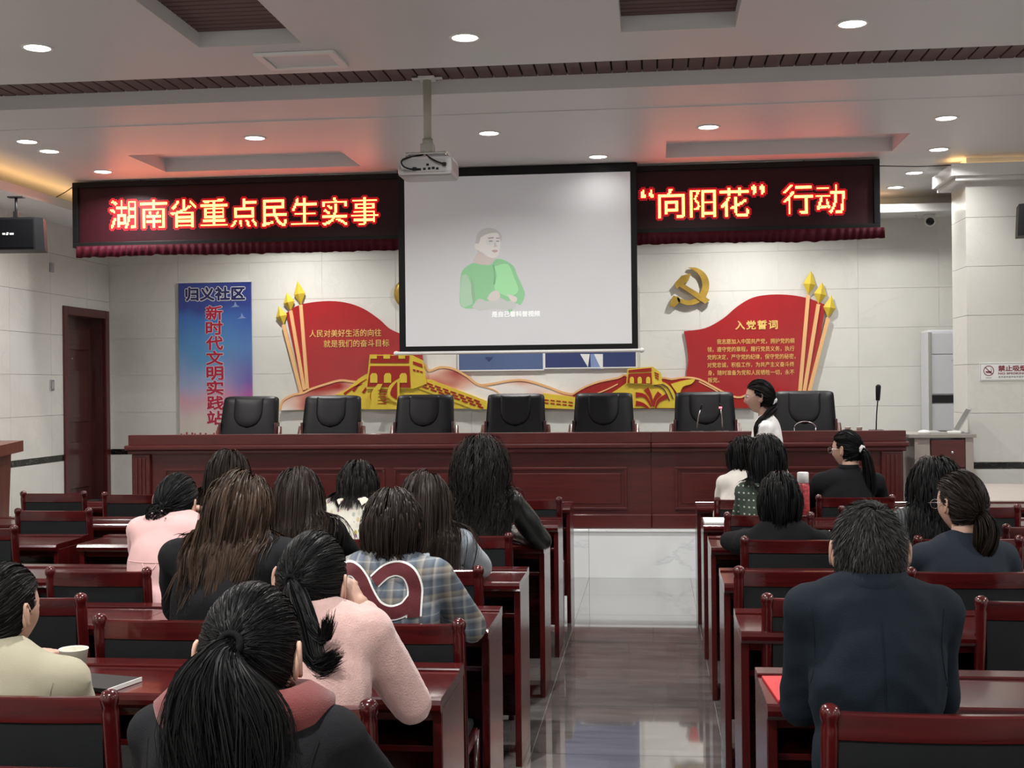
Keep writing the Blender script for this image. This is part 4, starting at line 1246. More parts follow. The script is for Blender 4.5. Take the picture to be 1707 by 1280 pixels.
MB().box(-0.16, 0.16, -0.11, 0.11, 0.0, 0.015, 0, 0.004).build('base', 'alu', lp)
q = MB().box(-0.16, 0.16, -0.004, 0.004, 0, 0.215, 0, 0.003, Matrix.Translation((0, 0.11, 0.014)) @ Matrix.Rotation(R(-30), 4, 'X'))
q.build('lid', 'alu', lp)
MB().box(-0.15, 0.15, -0.0055, -0.0041, 0.01, 0.2, 0, 0, Matrix.Translation((0, 0.11, 0.014)) @ Matrix.Rotation(R(-30), 4, 'X')).build('display', 'black_gloss', lp)
MB().box(-0.14, 0.14, -0.02, 0.09, 0.0151, 0.0165).build('keyboard', 'black', lp)
ms = MB().ell((0, 0, 0.016), (0.05, 0.032, 0.02)); o = ms.build('computer_mouse', 'white_pl'); o.location = (2.13, 10.28, 1.118)
tag(o, 'white computer mouse lying at the left of the laptop', 'mouse')
q = MB().box(-0.05, 0.05, -0.03, 0.03, 0.0, 0.022, 0, 0.008); q.tube([(0.04, 0, 0.012), (0.07, 0.02, 0.02), (0.09, 0.0, 0.008), (0.11, 0.03, 0.006)], 0.006, 8)
o = q.build('power_adapter', 'white_pl'); o.location = (2.36, 10.28, 1.1225); tag(o, 'white power adapter with cord at the right front of the small desk', 'adapter')

# things on the stage table
ZT = Z_STAGE + 0.735
def gooseneck(x, y, h, bend, label, lit=False, foam=False):
    e = empty('microphone', (x, y, ZT), 0, label, 'microphone')
    MB().box(-0.055, 0.055, -0.05, 0.05, 0.0, 0.03, 0, 0.006).build('base', 'black', e)
    pth = [(bend * t * t, -0.02 * t, 0.03 + h * t) for t in (0, 0.25, 0.5, 0.75, 1.0)]
    MB().tube(pth, 0.005, 8).build('neck', 'chrome' if not foam else 'black', e)
    tx, ty, tz = pth[-1]
    if foam:
        MB().capsule((tx, ty, tz), (tx + bend * 0.3, ty - 0.005, tz + 0.10), 0.017, 0.022).build('foam', 'black', e)
        MB().lathe([(0.014, -0.012), (0.014, -0.002)], 12, 0, Matrix.Translation((tx, ty, tz))).build('ring', 'white_pl', e)
    else:
        MB().capsule((tx, ty, tz), (tx + bend * 0.25, ty, tz + 0.03), 0.009, 0.010).build('capsule', 'black', e)
        if lit:
            M['mic_led'] = emit('mic_ring', (1.0, 0.12, 0.16), 2.5)
            MB().lathe([(0.0125, -0.006), (0.0125, 0.008)], 12, 0, Matrix.Translation((tx, ty, tz + 0.004))).build('light_ring', 'mic_led', e)
gooseneck(0.355, 10.42, 0.18, 0.03, 'thin unlit gooseneck microphone, left of the pair on the stage table')
gooseneck(0.56, 10.42, 0.185, -0.015, 'gooseneck microphone with glowing red ring on the stage table', True)
gooseneck(1.79, 10.45, 0.245, 0.012, 'black foam microphone on a thin stand at the right end of stage table', False, True)
M['cup'] = plain('paper_cup', (0.72, 0.70, 0.60), 0.6)
def paper_cup(x, y, z, label, s=1.0, print_=False):
    e = empty('paper_cup', (x, y, z), 0, label, 'cup')
    MB().lathe([(0.025 * s, 0.002), (0.027 * s, 0.0), (0.0375 * s, 0.088 * s), (0.0392 * s, 0.0895 * s), (0.0392 * s, 0.092 * s), (0.037 * s, 0.092 * s), (0.036 * s, 0.088 * s), (0.0255 * s, 0.006), (0.0001, 0.006)], 28).build('cup_body', 'cup', e)
    if print_:
        q = MB()
        for k in range(9):
            a = R(-90 + (k - 4) * 11); hh = (0.012, 0.018, 0.022, 0.02, 0.026, 0.02, 0.022, 0.016, 0.012)[k]
            for (z0, z1) in ((0.022, 0.022 + hh * 0.5), (0.024 + hh * 0.5, 0.026 + hh)):
                r0 = 0.027 + 0.0105 * z0 / 0.088 + 0.0004; r1 = 0.027 + 0.0105 * z1 / 0.088 + 0.0004
                da = 0.07
                q.add([(r0 * math.cos(a - da), r0 * math.sin(a - da), z0), (r0 * math.cos(a + da), r0 * math.sin(a + da), z0), (r1 * math.cos(a + da * 0.6), r1 * math.sin(a + da * 0.6), z1), (r1 * math.cos(a - da * 0.6), r1 * math.sin(a - da * 0.6), z1)], [(0, 1, 2, 3)])
        q.build('building_print', 'laminate', e)
    return e
paper_cup(1.55, 10.34, ZT, 'white paper cup, left of two beside the foam microphone', 0.62)
paper_cup(1.64, 10.34, ZT, 'white paper cup, right of two beside the foam microphone', 0.62)
q = MB().tube([(0.085 * math.cos(a), 0, 0.052 + 0.05 * math.sin(a)) for a in [R(t) for t in range(0, 181, 15)]], 0.0035, 8)
q.tube([(0.085, 0, 0.052), (0.085, 0, 0.0)], 0.0035, 8); q.tube([(-0.085, 0, 0.052), (-0.085, 0, 0.0)], 0.0035, 8)
o = q.build('wire_loop', 'chrome'); o.location = (1.22, 10.40, ZT); tag(o, 'thin curved metal wire standing on the table before the rightmost executive chair', 'wire')

# ================================================================== lectern at the left edge
lc = empty('lectern', (-5.27, 9.15, 0), 0, 'brown wooden lectern cut off by the left edge of the photo', 'lectern')
pts = [(-0.36, -0.28), (0.31, -0.28), (0.36, -0.22), (0.36, 0.24), (-0.36, 0.24)]
q = MB(); n = 5
def slope(y): return 1.035 + 0.03 * (0 if y < 0 else 1)
lo = [(x, y, slope(y)) for x, y in pts]; hi = [(x, y, slope(y) + 0.085) for x, y in pts]
q.add(lo + hi, [tuple(range(n - 1, -1, -1)), tuple(range(n, 2 * n))] + [(i, (i + 1) % n, n + (i + 1) % n, n + i) for i in range(n)])
q.build('slanted_top', 'wood_lectern', lc)
q = MB(); lo = [(-0.26, -0.2, 0), (0.24, -0.2, 0), (0.24, 0.18, 0), (-0.26, 0.18, 0)]; hi = [(-0.3, -0.24, 1.04), (0.28, -0.24, 1.04), (0.28, 0.2, 1.06), (-0.3, 0.2, 1.06)]
q.add(lo + hi, [(3, 2, 1, 0), (4, 5, 6, 7), (0, 1, 5, 4), (1, 2, 6, 5), (2, 3, 7, 6), (3, 0, 4, 7)])
q.build('body', 'wood_lectern', lc)
MB().box(-0.3, 0.28, -0.24, 0.22, 0, 0.08, 0, 0.005).build('plinth', 'wood_lectern', lc)

# pale table at the right edge, in front of the column
M['pale'] = plain('pale_laminate', (0.46, 0.40, 0.36), 0.3, var=0.04)
pt = empty('pale_table', (2.9, 9.3, 0), 0, 'pale topped table at the right edge below the no smoking sign', 'table')
MB().prism([(-0.72, -0.76), (0.9, -0.76), (0.9, 0.2), (-0.1, 0.66), (-0.42, 0.72), (-0.55, 0.3)], 0.72, 0.75, 0, 'Z').build('top', 'pale', pt)
MB().box(-0.60, 0.85, -0.70, -0.66, 0.45, 0.72).build('apron', 'wood', pt)
for (a, b_) in ((-0.6, -0.68), (0.82, -0.68), (-0.3, 0.5), (0.8, 0.1)):
    MB().box(a - 0.03, a + 0.03, b_ - 0.03, b_ + 0.03, 0, 0.72, 0, 0.004).build('leg', 'wood_z', pt)
q = MB().box(-0.45, 0.45, -0.025, 0.025, 0, 0.035, 0, 0.006); o = q.build('wooden_rail', 'wood_lectern'); o.location = (3.05, 9.25, 0.7505); o.rotation_euler = (0, 0, R(-52))
tag(o, 'brown wooden rail lying across the pale table at the right edge', 'rail')
# ================================================================== audience desks (far edge at y = 0, near edge at y = -0.38)
def make_desk(Wd=1.198):
    e = empty('school_desk', (0, 0, 0))
    h = Wd / 2
    # top with a rounded near nosing
    prof = [(-0.385, 0.712), (-0.392, 0.722), (-0.394, 0.735), (-0.388, 0.746), (-0.378, 0.75), (-0.085, 0.75), (-0.085, 0.722), (-0.36, 0.722), (-0.362, 0.712)]
    MB().prism(prof, -h, h, 0, 'X').build('top', 'wood', e)
    MB().prism([(-0.083, 0.722), (-0.083, 0.7535), (-0.078, 0.757), (-0.006, 0.757), (0.0, 0.752), (0.0, 0.722)], -h, h, 0, 'X').build('back_ledge', 'wood', e)
    for s in (-1, 1):
        x0 = s * h - (0.026 if s > 0 else 0)
        MB().box(x0, x0 + 0.026, -0.365, -0.01, 0.0, 0.722, 0, 0.003).build('side_panel', 'wood_z', e)
    MB().box(-h + 0.027, h - 0.027, -0.03, -0.014, 0.12, 0.722).build('front_board', 'wood', e)
    MB().box(-h + 0.027, h - 0.027, -0.32, -0.031, 0.595, 0.612, 0, 0.002).build('shelf', 'wood', e)
    MB().box(-h + 0.027, h - 0.027, -0.345, -0.330, 0.682, 0.7215, 0, 0.002).build('apron', 'wood', e)
    return e
dk = make_desk()
ROWN = {2.50: 'nearest', 3.53: 'second nearest', 4.45: 'third nearest', 5.42: 'fourth nearest', 6.55: 'fifth nearest', 7.47: 'sixth nearest', 8.50: 'frontmost'}
BL = [(-0.54 - 0.6, 'left of the aisle, touching it'), (-0.54 - 1.8, 'left of the aisle, second from it'), (-3.05 - 0.6, 'at the far left of the hall'), (0.27 + 0.6, 'right of the aisle, touching it'), (0.27 + 1.8, 'right of the aisle, second from it')]
first = True
for ry, rn in ROWN.items():
    for bx, bn in BL:
        if ry < 4 and bx < -3: continue
        if ry < 3.0 and bx in (BL[1][0], BL[4][0]): continue
        if ry < 5 and bx == BL[4][0]: continue
        if ry < 4 and bx == BL[1][0] and ry < 3: continue
        o = dk if first else copy_tree(dk, (0, 0, 0)); first = False
        o.location = (bx, ry, 0)
        tag(o, 'cherry wood desk of the %s row, %s' % (rn, bn), 'desk', 'audience desks')

# ================================================================== audience chairs (posts at y = 0, seat towards +y)
def make_chair():
    e = empty('wooden_chair', (0, 0, 0))
    for s in (-1, 1):
        p = MB()
        sec = [(0.0, 0.055, 0.016), (0.20, 0.05, 0.017), (0.45, 0.04, 0.019), (0.60, 0.022, 0.019), (0.78, 0.004, 0.019), (0.862, -0.004, 0.019), (0.874, -0.005, 0.0165), (0.884, -0.006, 0.0205), (0.898, -0.007, 0.0215), (0.908, -0.008, 0.017), (0.913, -0.009, 0.008)]
        p.tube([(s * 0.212, y, z * 0.87 / 0.913) for z, y, r in sec], [r for z, y, r in sec], 12, 0, True, True, 1.0)
        p.build('back_post', 'wood_z', e)
        MB().tube([(s * 0.19, 0.43, 0.0), (s * 0.19, 0.43, 0.43)], [0.014, 0.019], 8).build('leg', 'wood_z', e)
    def rail(z0, z1, th, mk, name, yo):
        vs = []; fs = []
        n = 10
        for i in range(n + 1):
            u = i / n * 2 - 1
            x = u * 0.196; y = yo - 0.012 * (1 - u * u)
            vs += [(x, y - th / 2, z0), (x, y - th / 2, z1 - 0.004), (x, y - th / 2 + 0.004, z1), (x, y + th / 2 - 0.004, z1), (x, y + th / 2, z1 - 0.004), (x, y + th / 2, z0)]
        for i in range(n):
            for k in range(6):
                k2 = (k + 1) % 6
                fs.append((i * 6 + k, (i + 1) * 6 + k, (i + 1) * 6 + k2, i * 6 + k2))
        fs.append(tuple(range(5, -1, -1))); fs.append(tuple(range(n * 6, n * 6 + 6)))
        MB().add(vs, fs).build(name, mk, e)
    rail(0.797, 0.853, 0.024, 'wood', 'top_rail', 0.0)
    rail(0.54, 0.796, 0.034, 'pad', 'back_pad', 0.008)
    rail(0.49, 0.539, 0.022, 'wood', 'lower_rail', 0.03)
    MB().box(-0.20, 0.20, 0.03, 0.45, 0.40, 0.432, 0, 0.004).build('seat_frame', 'wood', e)
    MB().box(-0.19, 0.19, 0.06, 0.44, 0.433, 0.468, 0, 0.015).build('seat_pad', 'pad', e)
    for s in (-1, 1):
        MB().box(s * 0.19 - 0.009, s * 0.19 + 0.009, 0.07, 0.41, 0.2, 0.23, 0, 0.003).build('side_stretcher', 'wood', e)
    return e
ch = make_chair()
CH = [  # x, y, label, optional x scale
    (-3.977, 8.008, 'empty chair at the far left in the front row, before the lectern'),
    (-3.366, 7.912, 'empty chair in the front row in front of the dark door'),
    (-3.403, 6.849, 'empty chair at the far left behind the free desk end, second row'),
    (-3.382, 5.966, 'chair cut off by the left photo edge, above the beige coat head'),
    (-2.095, 4.573, 'wide backed chair of the person in the pink coat'),
    (-2.095, 3.977, 'chair between the beige coat head and the paper cup'),
    (-1.441, 3.616, 'chair of the brown haired person in black, above the paper cup'),
    (-1.425, 2.701, 'chair of the person in the beige coat, bottom left corner'),
    (-0.826, 2.659, 'chair behind the person in the pale pink fleece'),
    (-0.776, 3.600, 'chair behind the person in the plaid shirt'),
    (-0.867, 4.663, 'chair behind the straight haired person in a grey top'),
    (-0.875, 5.718, 'chair behind the curly haired person in leather'),
    (-0.778, 7.536, 'empty chair beside the aisle near the stage, left block'),
    (-1.500, 5.583, 'chair behind the person in the floral shirt'),
    (-1.521, 4.637, 'chair of the long haired person in a black jacket, mostly hidden'),
    (-2.127, 5.637, 'chair of the farthest long haired person at left, hidden by heads'),
    (-0.702, 1.617, 'chair of the ponytailed person in the foreground, below the photo edge'),
    (0.581, 7.530, 'chair of the person in cream, nearest the stage on the right'),
    (0.591, 6.647, 'chair of the person in the dotted green sweater'),
    (0.605, 5.605, 'chair of the person with black bob and red collar'),
    (0.518, 4.685, 'empty chair beside the aisle left of the grey haired person'),
    (0.567, 4.084, 'empty chair in front of the grey haired person, post at the aisle'),
    (1.220, 4.063, 'empty chair at the right photo edge, beside the navy jacket back'),
    (0.571, 2.686, 'chair behind the grey haired person, bottom right corner'),
    (1.189, 7.678, 'chair of the person with the white hair tie'),
    (1.221, 6.977, 'empty chair behind the person with the white hair tie'),
    (1.806, 8.061, 'chair by the pale table, partly behind the glasses wearer'),
    (1.741, 7.083, 'empty chair at the right edge before the pale table'),
    (1.129, 4.679, 'chair behind the person with glasses and low ponytail'),
    (1.351, 5.647, 'chair of the person in the ribbed grey sweater'),
    (1.844, 6.104, 'empty chair cut off by the right photo edge, fifth row'),
]
for i, (x, y, lab) in enumerate(CH):
    o = ch if i == 0 else copy_tree(ch, (0, 0, 0))
    o.location = (x, y, 0)
    tag(o, 'cherry wood ' + lab, 'chair', 'audience chairs')
    if i == 4: o.scale = (0.9, 1, 1)

# things on the desks
paper_cup(-1.563, 3.25, 0.7505, 'white paper cup with a printed building on the desk at left', 1.0, True)
nb = MB().box(-0.10, 0.06, -0.07, 0.07, 0, 0.012, 0, 0.003); o = nb.build('notebook', ['black']); 
o.location = (-1.46, 3.22, 0.7505); o.rotation_euler = (0, 0, R(-14)); tag(o, 'black notebook with pale edge beside the beige sleeve', 'notebook')
MB().box(0.061, 0.064, -0.07, 0.07, 0.001, 0.012).build('page_edge', 'paper', o)
rd = MB().box(-0.075, 0.075, -0.13, 0.13, 0, 0.006, 0, 0.001).build('red_booklet', 'flag'); rd.location = (0.365, 3.30, 0.7505); rd.rotation_euler = (0, 0, R(4))
rd.data.materials[0] = plain('red_cover', (0.62, 0.03, 0.035), 0.5)
tag(rd, 'red booklet on the desk under the grey haired person\'s elbow', 'booklet')
# drink bottle with patterned sleeve on the desk before the green sweater
bt = empty('drink_bottle', (0.83, 6.95, 0.7505), 0, 'red and white drink bottle with white cap on the desk right of the bobs', 'bottle')
bt.location = (0.83, 7.2, 0.7575)
M['bottle_red'] = plain('red_white_print', (0.45, 0.05, 0.06), 0.4, var=0.8, vscale=60)
MB().lathe([(0.0001, 0), (0.033, 0), (0.036, 0.01), (0.036, 0.20), (0.03, 0.22)], 20).build('bottle_body', 'bottle_red', bt)
MB().lathe([(0.03, 0.22), (0.032, 0.222), (0.032, 0.275), (0.028, 0.28), (0.0001, 0.28)], 20).build('cap', 'white_pl', bt)
# papers and glasses in front of the bob with the red collar
q = MB().box(-0.1, 0.1, -0.13, 0.13, 0, 0.002); o = q.build('paper_sheet', 'paper'); o.location = (0.80, 6.42, 0.751); o.rotation_euler = (0, 0, R(15))
tag(o, 'white paper sheet on the desk right of the black bob', 'paper')
q = MB().tube([(0.03 * math.cos(a), 0.05 * math.sin(a), 0.006) for a in [R(t) for t in range(0, 361, 20)]], 0.004, 6)
q.tube([(-0.03, 0, 0.006), (-0.09, 0.02, 0.012), (-0.12, 0.04, 0.05)], 0.006, 6)
o = q.build('earphones', 'white_pl'); o.location = (0.98, 6.36, 0.751); tag(o, 'white corded earphones lying on the desk right of the black bob', 'earphones')
q = MB().box(-0.10, 0.10, -0.14, 0.14, 0, 0.01, 0, 0.001); o = q.build('white_notebook', 'paper'); o.location = (0.37, 6.9, 0.0); 
o.location = (0.38, 7.28, 0.7505); tag(o, 'white notebook on the desk at the aisle beside the green sweater', 'notebook')
# ================================================================== people
def remesh(mb, voxel, smooth_it, name='tmp'):
    me = mb.mesh(name, 'skin')
    o = bpy.data.objects.new(name, me); COL.objects.link(o)
    r = o.modifiers.new('r', 'REMESH'); r.mode = 'VOXEL'; r.voxel_size = voxel; r.adaptivity = 0
    if smooth_it:
        s = o.modifiers.new('s', 'SMOOTH'); s.factor = 0.5; s.iterations = smooth_it
    dg = bpy.context.evaluated_depsgraph_get()
    out = bpy.data.meshes.new_from_object(o.evaluated_get(dg))
    bpy.data.objects.remove(o); bpy.data.meshes.remove(me)
    nv, nf = len(out.vertices), len(out.polygons)
    V = np.empty(nv * 3, np.float32); out.vertices.foreach_get('co', V); V = V.reshape(-1, 3)
    N = np.empty(nv * 3, np.float32); out.vertices.foreach_get('normal', N); N = N.reshape(-1, 3)
    Fs = [tuple(p.vertices) for p in out.polygons]
    bpy.data.meshes.remove(out)
    return V, Fs, N

def folds(V, N, amp, seed, sx=5.0, sz=16.0):
    """soft cloth folds: displacement along normals by stretched noise"""
    out = V.copy()
    for i in range(len(V)):
        x, y, z = float(V[i, 0]), float(V[i, 1]), float(V[i, 2])
        a = 0.8 * noise.noise((x * sx + seed, y * sx, z * sz * 0.6 + 3 * x))
        a += 0.9 * (0.28 - abs(noise.noise((x * sx * 1.3 + 2 * z, y * 7 + seed, z * sz * 0.55 + 7 * abs(x)))))
        a += 0.3 * (0.25 - abs(noise.noise((x * sx * 3.0 - 4 * z, y * 12 + seed, z * sz * 1.1 + 9 * abs(x)))))
        out[i] += N[i] * (amp * a)
    return out

# ---- head: one grid surface with jaw, nose, sockets, lips; ears and eyes joined in
def head_shape(d):
    x, y, z = d
    rx, ry = 0.0745, 0.094
    rz = 0.108 if z > 0 else 0.118
    px, py, pz = x * rx, y * ry, z * rz
    t = max(0.0, -z)
    if t > 0:
        px *= 1 - 0.36 * t ** 1.7
        if y < 0: py *= 1 - 0.42 * t ** 1.2
        else: py *= 1 - 0.12 * t ** 2
    if y > 0:
        g = lambda cx, cz, sx, sz: math.exp(-((px - cx) / sx) ** 2 - ((pz - cz) / sz) ** 2)
        py += 0.019 * g(0, -0.030, 0.011, 0.012) + 0.011 * g(0, -0.008, 0.009, 0.020)
        py -= 0.008 * (g(0.031, 0.004, 0.016, 0.010) + g(-0.031, 0.004, 0.016, 0.010))
        py += 0.006 * g(0, -0.062, 0.018, 0.008) + 0.007 * g(0, -0.098, 0.022, 0.012)
        py += 0.003 * (g(0.03, 0.022, 0.02, 0.007) + g(-0.03, 0.022, 0.02, 0.007))
        py += 0.004 * (g(0.04, -0.03, 0.018, 0.018) + g(-0.04, -0.03, 0.018, 0.018))
    return Vector((px, py, pz))

def head_mesh(mb, Mh, nu=44, nv=32):
    vs = []; fs = []; mi = []
    for j in range(nv + 1):
        t = min(max(PI * j / nv, 1e-3), PI - 1e-3)
        for i in range(nu):
            a = 2 * PI * i / nu
            q = head_shape((math.sin(t) * math.sin(a), math.sin(t) * math.cos(a), math.cos(t)))
            vs.append(Mh @ q)
    cen = []
    o = len(mb.v)
    mb.v.extend([tuple(q) for q in vs])
    for j in range(nv):
        for i in range(nu):
            i2 = (i + 1) % nu
            f_ = (j * nu + i, j * nu + i2, (j + 1) * nu + i2, (j + 1) * nu + i)
            a = 2 * PI * (i + 0.5) / nu; t = PI * (j + 0.5) / nv
            q = head_shape((math.sin(t) * math.sin(a), math.sin(t) * math.cos(a), math.cos(t)))
            lip = q.y > 0.05 and abs(q.x) < 0.022 and -0.070 < q.z < -0.053
            mb.f.append([k + o for k in f_]); mb.mi.append(1 if lip else 0); mb.sm.append(True)
    for s in (-1, 1):
        R3 = Mh.to_3x3() @ Matrix.Rotation(R(s * 20), 3, 'Z')
        mb.ell(Mh @ Vector((s * 0.080, -0.012, -0.012)), (0.008, 0.019, 0.030), 0, 12, 9, R3)
        rim = []
        for k in range(11):
            a = R(-70 + k * 25)
            rim.append(Mh @ Vector((s * (0.0855 + 0.004 * math.cos(a)), -0.012 - 0.016 * math.cos(a - 0.6), -0.008 + 0.027 * math.sin(a))))
        mb.tube(rim, 0.0045, 6)
        e = Mh @ Vector((s * 0.031, 0.0735, 0.004))
        mb.ell(e, (0.0125, 0.0125, 0.0105), 2, 12, 8, Mh.to_3x3())
        mb.ell(Mh @ Vector((s * 0.031, 0.0825, 0.0035)), (0.0052, 0.0045, 0.0052), 3, 8, 6, Mh.to_3x3())
        mb.tube([Mh @ Vector((s * (0.016 + 0.008 * k), 0.0885 - 0.0016 * k * k, 0.020 + 0.002 * math.sin(k))) for k in range(5)], [0.002, 0.003, 0.003, 0.0025, 0.0012], 6, 4)

# ---- hand: palm + five bent fingers, remeshed once per pose
_HAND = {}
def hand_geom(pose):
    if pose in _HAND: return _HAND[pose]
    mb = MB()
    mb.ell((0, 0.045, 0), (0.040, 0.052, 0.016), 0, 14, 9)
    mb.capsule((0, -0.03, 0), (0, 0.03, 0), 0.026, 0.028)
    curl = {'relaxed': 22, 'fist': 78}[pose]
    for k, (x, L) in enumerate(((-0.030, 0.062), (-0.010, 0.078), (0.011, 0.084), (0.030, 0.074))):
        p = Vector((x, 0.082, 0.002)); a = R(curl * 0.5); r = 0.0095
        for frac in (0.45, 0.32, 0.23):
            d = Vector((x * 0.6, math.cos(a), -math.sin(a))).normalized()
            q = p + d * L * frac
            mb.capsule(p, q, r, r * 0.92, 0, 10); p = q; r *= 0.92; a += R(curl)
    p = Vector((0.030, 0.02, -0.002)); r = 0.0115
    for ang, L in ((48, 0.04), (28, 0.03), (10 if pose == 'relaxed' else -20, 0.026)):
        d = Vector((math.sin(R(ang)), math.cos(R(ang)), -0.35)).normalized()
        q = p + d * L; mb.capsule(p, q, r, r * 0.9, 0, 10); p = q; r *= 0.92
    V, Fs, N = remesh(mb, 0.0045, 2)
    _HAND[pose] = (V, Fs)
    return V, Fs
def put_hand(mb, wrist, direction, side, pose='relaxed', up=(0, 0, 1)):
    V, Fs = hand_geom(pose)
    d = Vector(direction).normalized(); u = Vector(up); u = (u - d * u.dot(d)).normalized(); x = d.cross(u)
    Mx = Matrix((x, d, u)).transposed()
    P = []
    for q in V:
        v3 = Vector((float(q[0]) * (-side), float(q[1]), float(q[2])))
        P.append(Vector(wrist) + Mx @ v3)
    mb.add(P, Fs if side < 0 else [f_[::-1] for f_ in Fs], 0, True)

# ---- hair -------------------------------------------------------
def strands_mesh(name, P, rad, tone, mat, cap=None, parent=None, tip=0.25, center=(0, 0, 0)):
    """P (N,K,3) strand points -> three-sided tapering tubes in one mesh; cap = extra (V, quads)"""
    N_, K, _ = P.shape
    T = np.zeros_like(P); T[:, 1:-1] = P[:, 2:] - P[:, :-2]; T[:, 0] = P[:, 1] - P[:, 0]; T[:, -1] = P[:, -1] - P[:, -2]
    T /= np.linalg.norm(T, axis=2, keepdims=True) + 1e-9
    out = P - np.asarray(center)[None, None, :]
    out[:, :, 2] = np.where(out[:, :, 2] > 0, out[:, :, 2], 0)          # below the skull centre hair faces sideways
    U = np.cross(T, out); U /= np.linalg.norm(U, axis=2, keepdims=True) + 1e-9
    Nn = np.cross(U, T)
    roll = RNG.normal(scale=0.45, size=(N_, 1, 1))
    Wd = U * np.cos(roll) + Nn * np.sin(roll)
    t = np.linspace(0, 1, K)[None, :]
    prof = np.clip(np.minimum(1.0, t * 6 + 0.4) * (1 - (1 - tip) * np.clip((t - 0.55) / 0.45, 0, 1) ** 1.5), 0.05, 1)
    Rr = (np.asarray(rad).reshape(-1, 1) * prof)[:, :, None]
    V = np.stack([P - Wd * Rr, P + Wd * Rr], 2).reshape(-1, 3)
    idx = (np.arange(N_)[:, None, None] * K + np.arange(K - 1)[None, :, None]) * 2
    Q = np.stack([idx, idx + 1, idx + 3, idx + 2], -1).reshape(-1, 4)
    tn = np.repeat(np.asarray(tone).reshape(-1), K * 2)
    if cap is not None:
        cv, cq = cap
        Q = np.concatenate([Q, np.asarray(cq) + len(V)]); V = np.concatenate([V, cv]); tn = np.concatenate([tn, np.full(len(cv), 0.0)])
    me = bpy.data.meshes.new(name)
    me.vertices.add(len(V)); me.vertices.foreach_set('co', V.astype(np.float32).ravel())
    me.loops.add(Q.size); me.loops.foreach_set('vertex_index', Q.astype(np.int32).ravel())
    me.polygons.add(len(Q)); me.polygons.foreach_set('loop_start', np.arange(0, Q.size, 4, dtype=np.int32))
    me.polygons.foreach_set('use_smooth', np.ones(len(Q), bool))
    me.update(calc_edges=True)
    at = me.attributes.new('tone', 'FLOAT', 'POINT'); at.data.foreach_set('value', tn.astype(np.float32))
    me.materials.append(M[mat])
    o = link(name, me, parent)
    return o

HAIR_N = 1.9
RH = np.array([0.0775, 0.098, 0.112])      # scalp ellipsoid incl. a little hair
def scalp_mask(D, nape=-0.55, front=0.62):
    x, y, z = D[:, 0], D[:, 1], D[:, 2]
    face = (y > 0.25) & (z < front - 0.25 * (1 - y)) & (z < 0.62)
    side = (y > -0.12) & (y <= 0.25) & (z < -0.02 + 0.35 * (y + 0.12))
    low = (y <= -0.12) & (z < nape)
    return ~(face | side | low)
def scalp_roots(n, nape, front):
    D = RNG.normal(size=(n * 6, 3)); D /= np.linalg.norm(D, axis=1, keepdims=True)
    return D[scalp_mask(D, nape, front)][:n]
def cap_geom(Mh, nape, front, grow=1.0):
    nu, nv = 60, 40
    V = []; Q = []; ok = {}
    for j in range(nv + 1):
        t = min(max(PI * j / nv, 0.02), PI - 0.02)
        for i in range(nu):
            a = 2 * PI * i / nu
            V.append((math.sin(t) * math.sin(a), math.sin(t) * math.cos(a), math.cos(t)))
    D = np.array(V)
    for j in range(nv):
        for i in range(nu):
            i2 = (i + 1) % nu
            q = (j * nu + i, j * nu + i2, (j + 1) * nu + i2, (j + 1) * nu + i)
            c = D[list(q)].mean(0); c = c / np.linalg.norm(c)
            if scalp_mask(c[None], nape - 0.03, front + 0.02)[0]: Q.append(q)
    Pp = D * RH * grow
    # nape narrows like the skull
    lo = np.clip(-D[:, 2], 0, 1)
    Pp[:, 0] *= 1 - 0.30 * lo ** 1.5
    Pp[:, 1] = np.where(D[:, 1] < 0, Pp[:, 1] * (1 - 0.35 * lo ** 1.2), Pp[:, 1])
    return xf(Mh, Pp), Q
def xf(Mx, P):
    A = np.array(Mx)
    return P @ A[:3, :3].T + A[:3, 3]
def norm_(v):
    return v / (np.linalg.norm(v, axis=-1, keepdims=True) + 1e-9)
def push_caps(p, caps):
    for (a, b_, r0, r1) in caps:
        a = np.array(a); b_ = np.array(b_); ab = b_ - a
        t = np.clip(((p - a) @ ab) / (ab @ ab), 0, 1)
        c = a + t[:, None] * ab; r = r0 + (r1 - r0) * t
        d = p - c; l = np.linalg.norm(d, axis=1)
        k = l < r
        p[k] = c[k] + d[k] / (l[k, None] + 1e-9) * r[k, None]
    return p

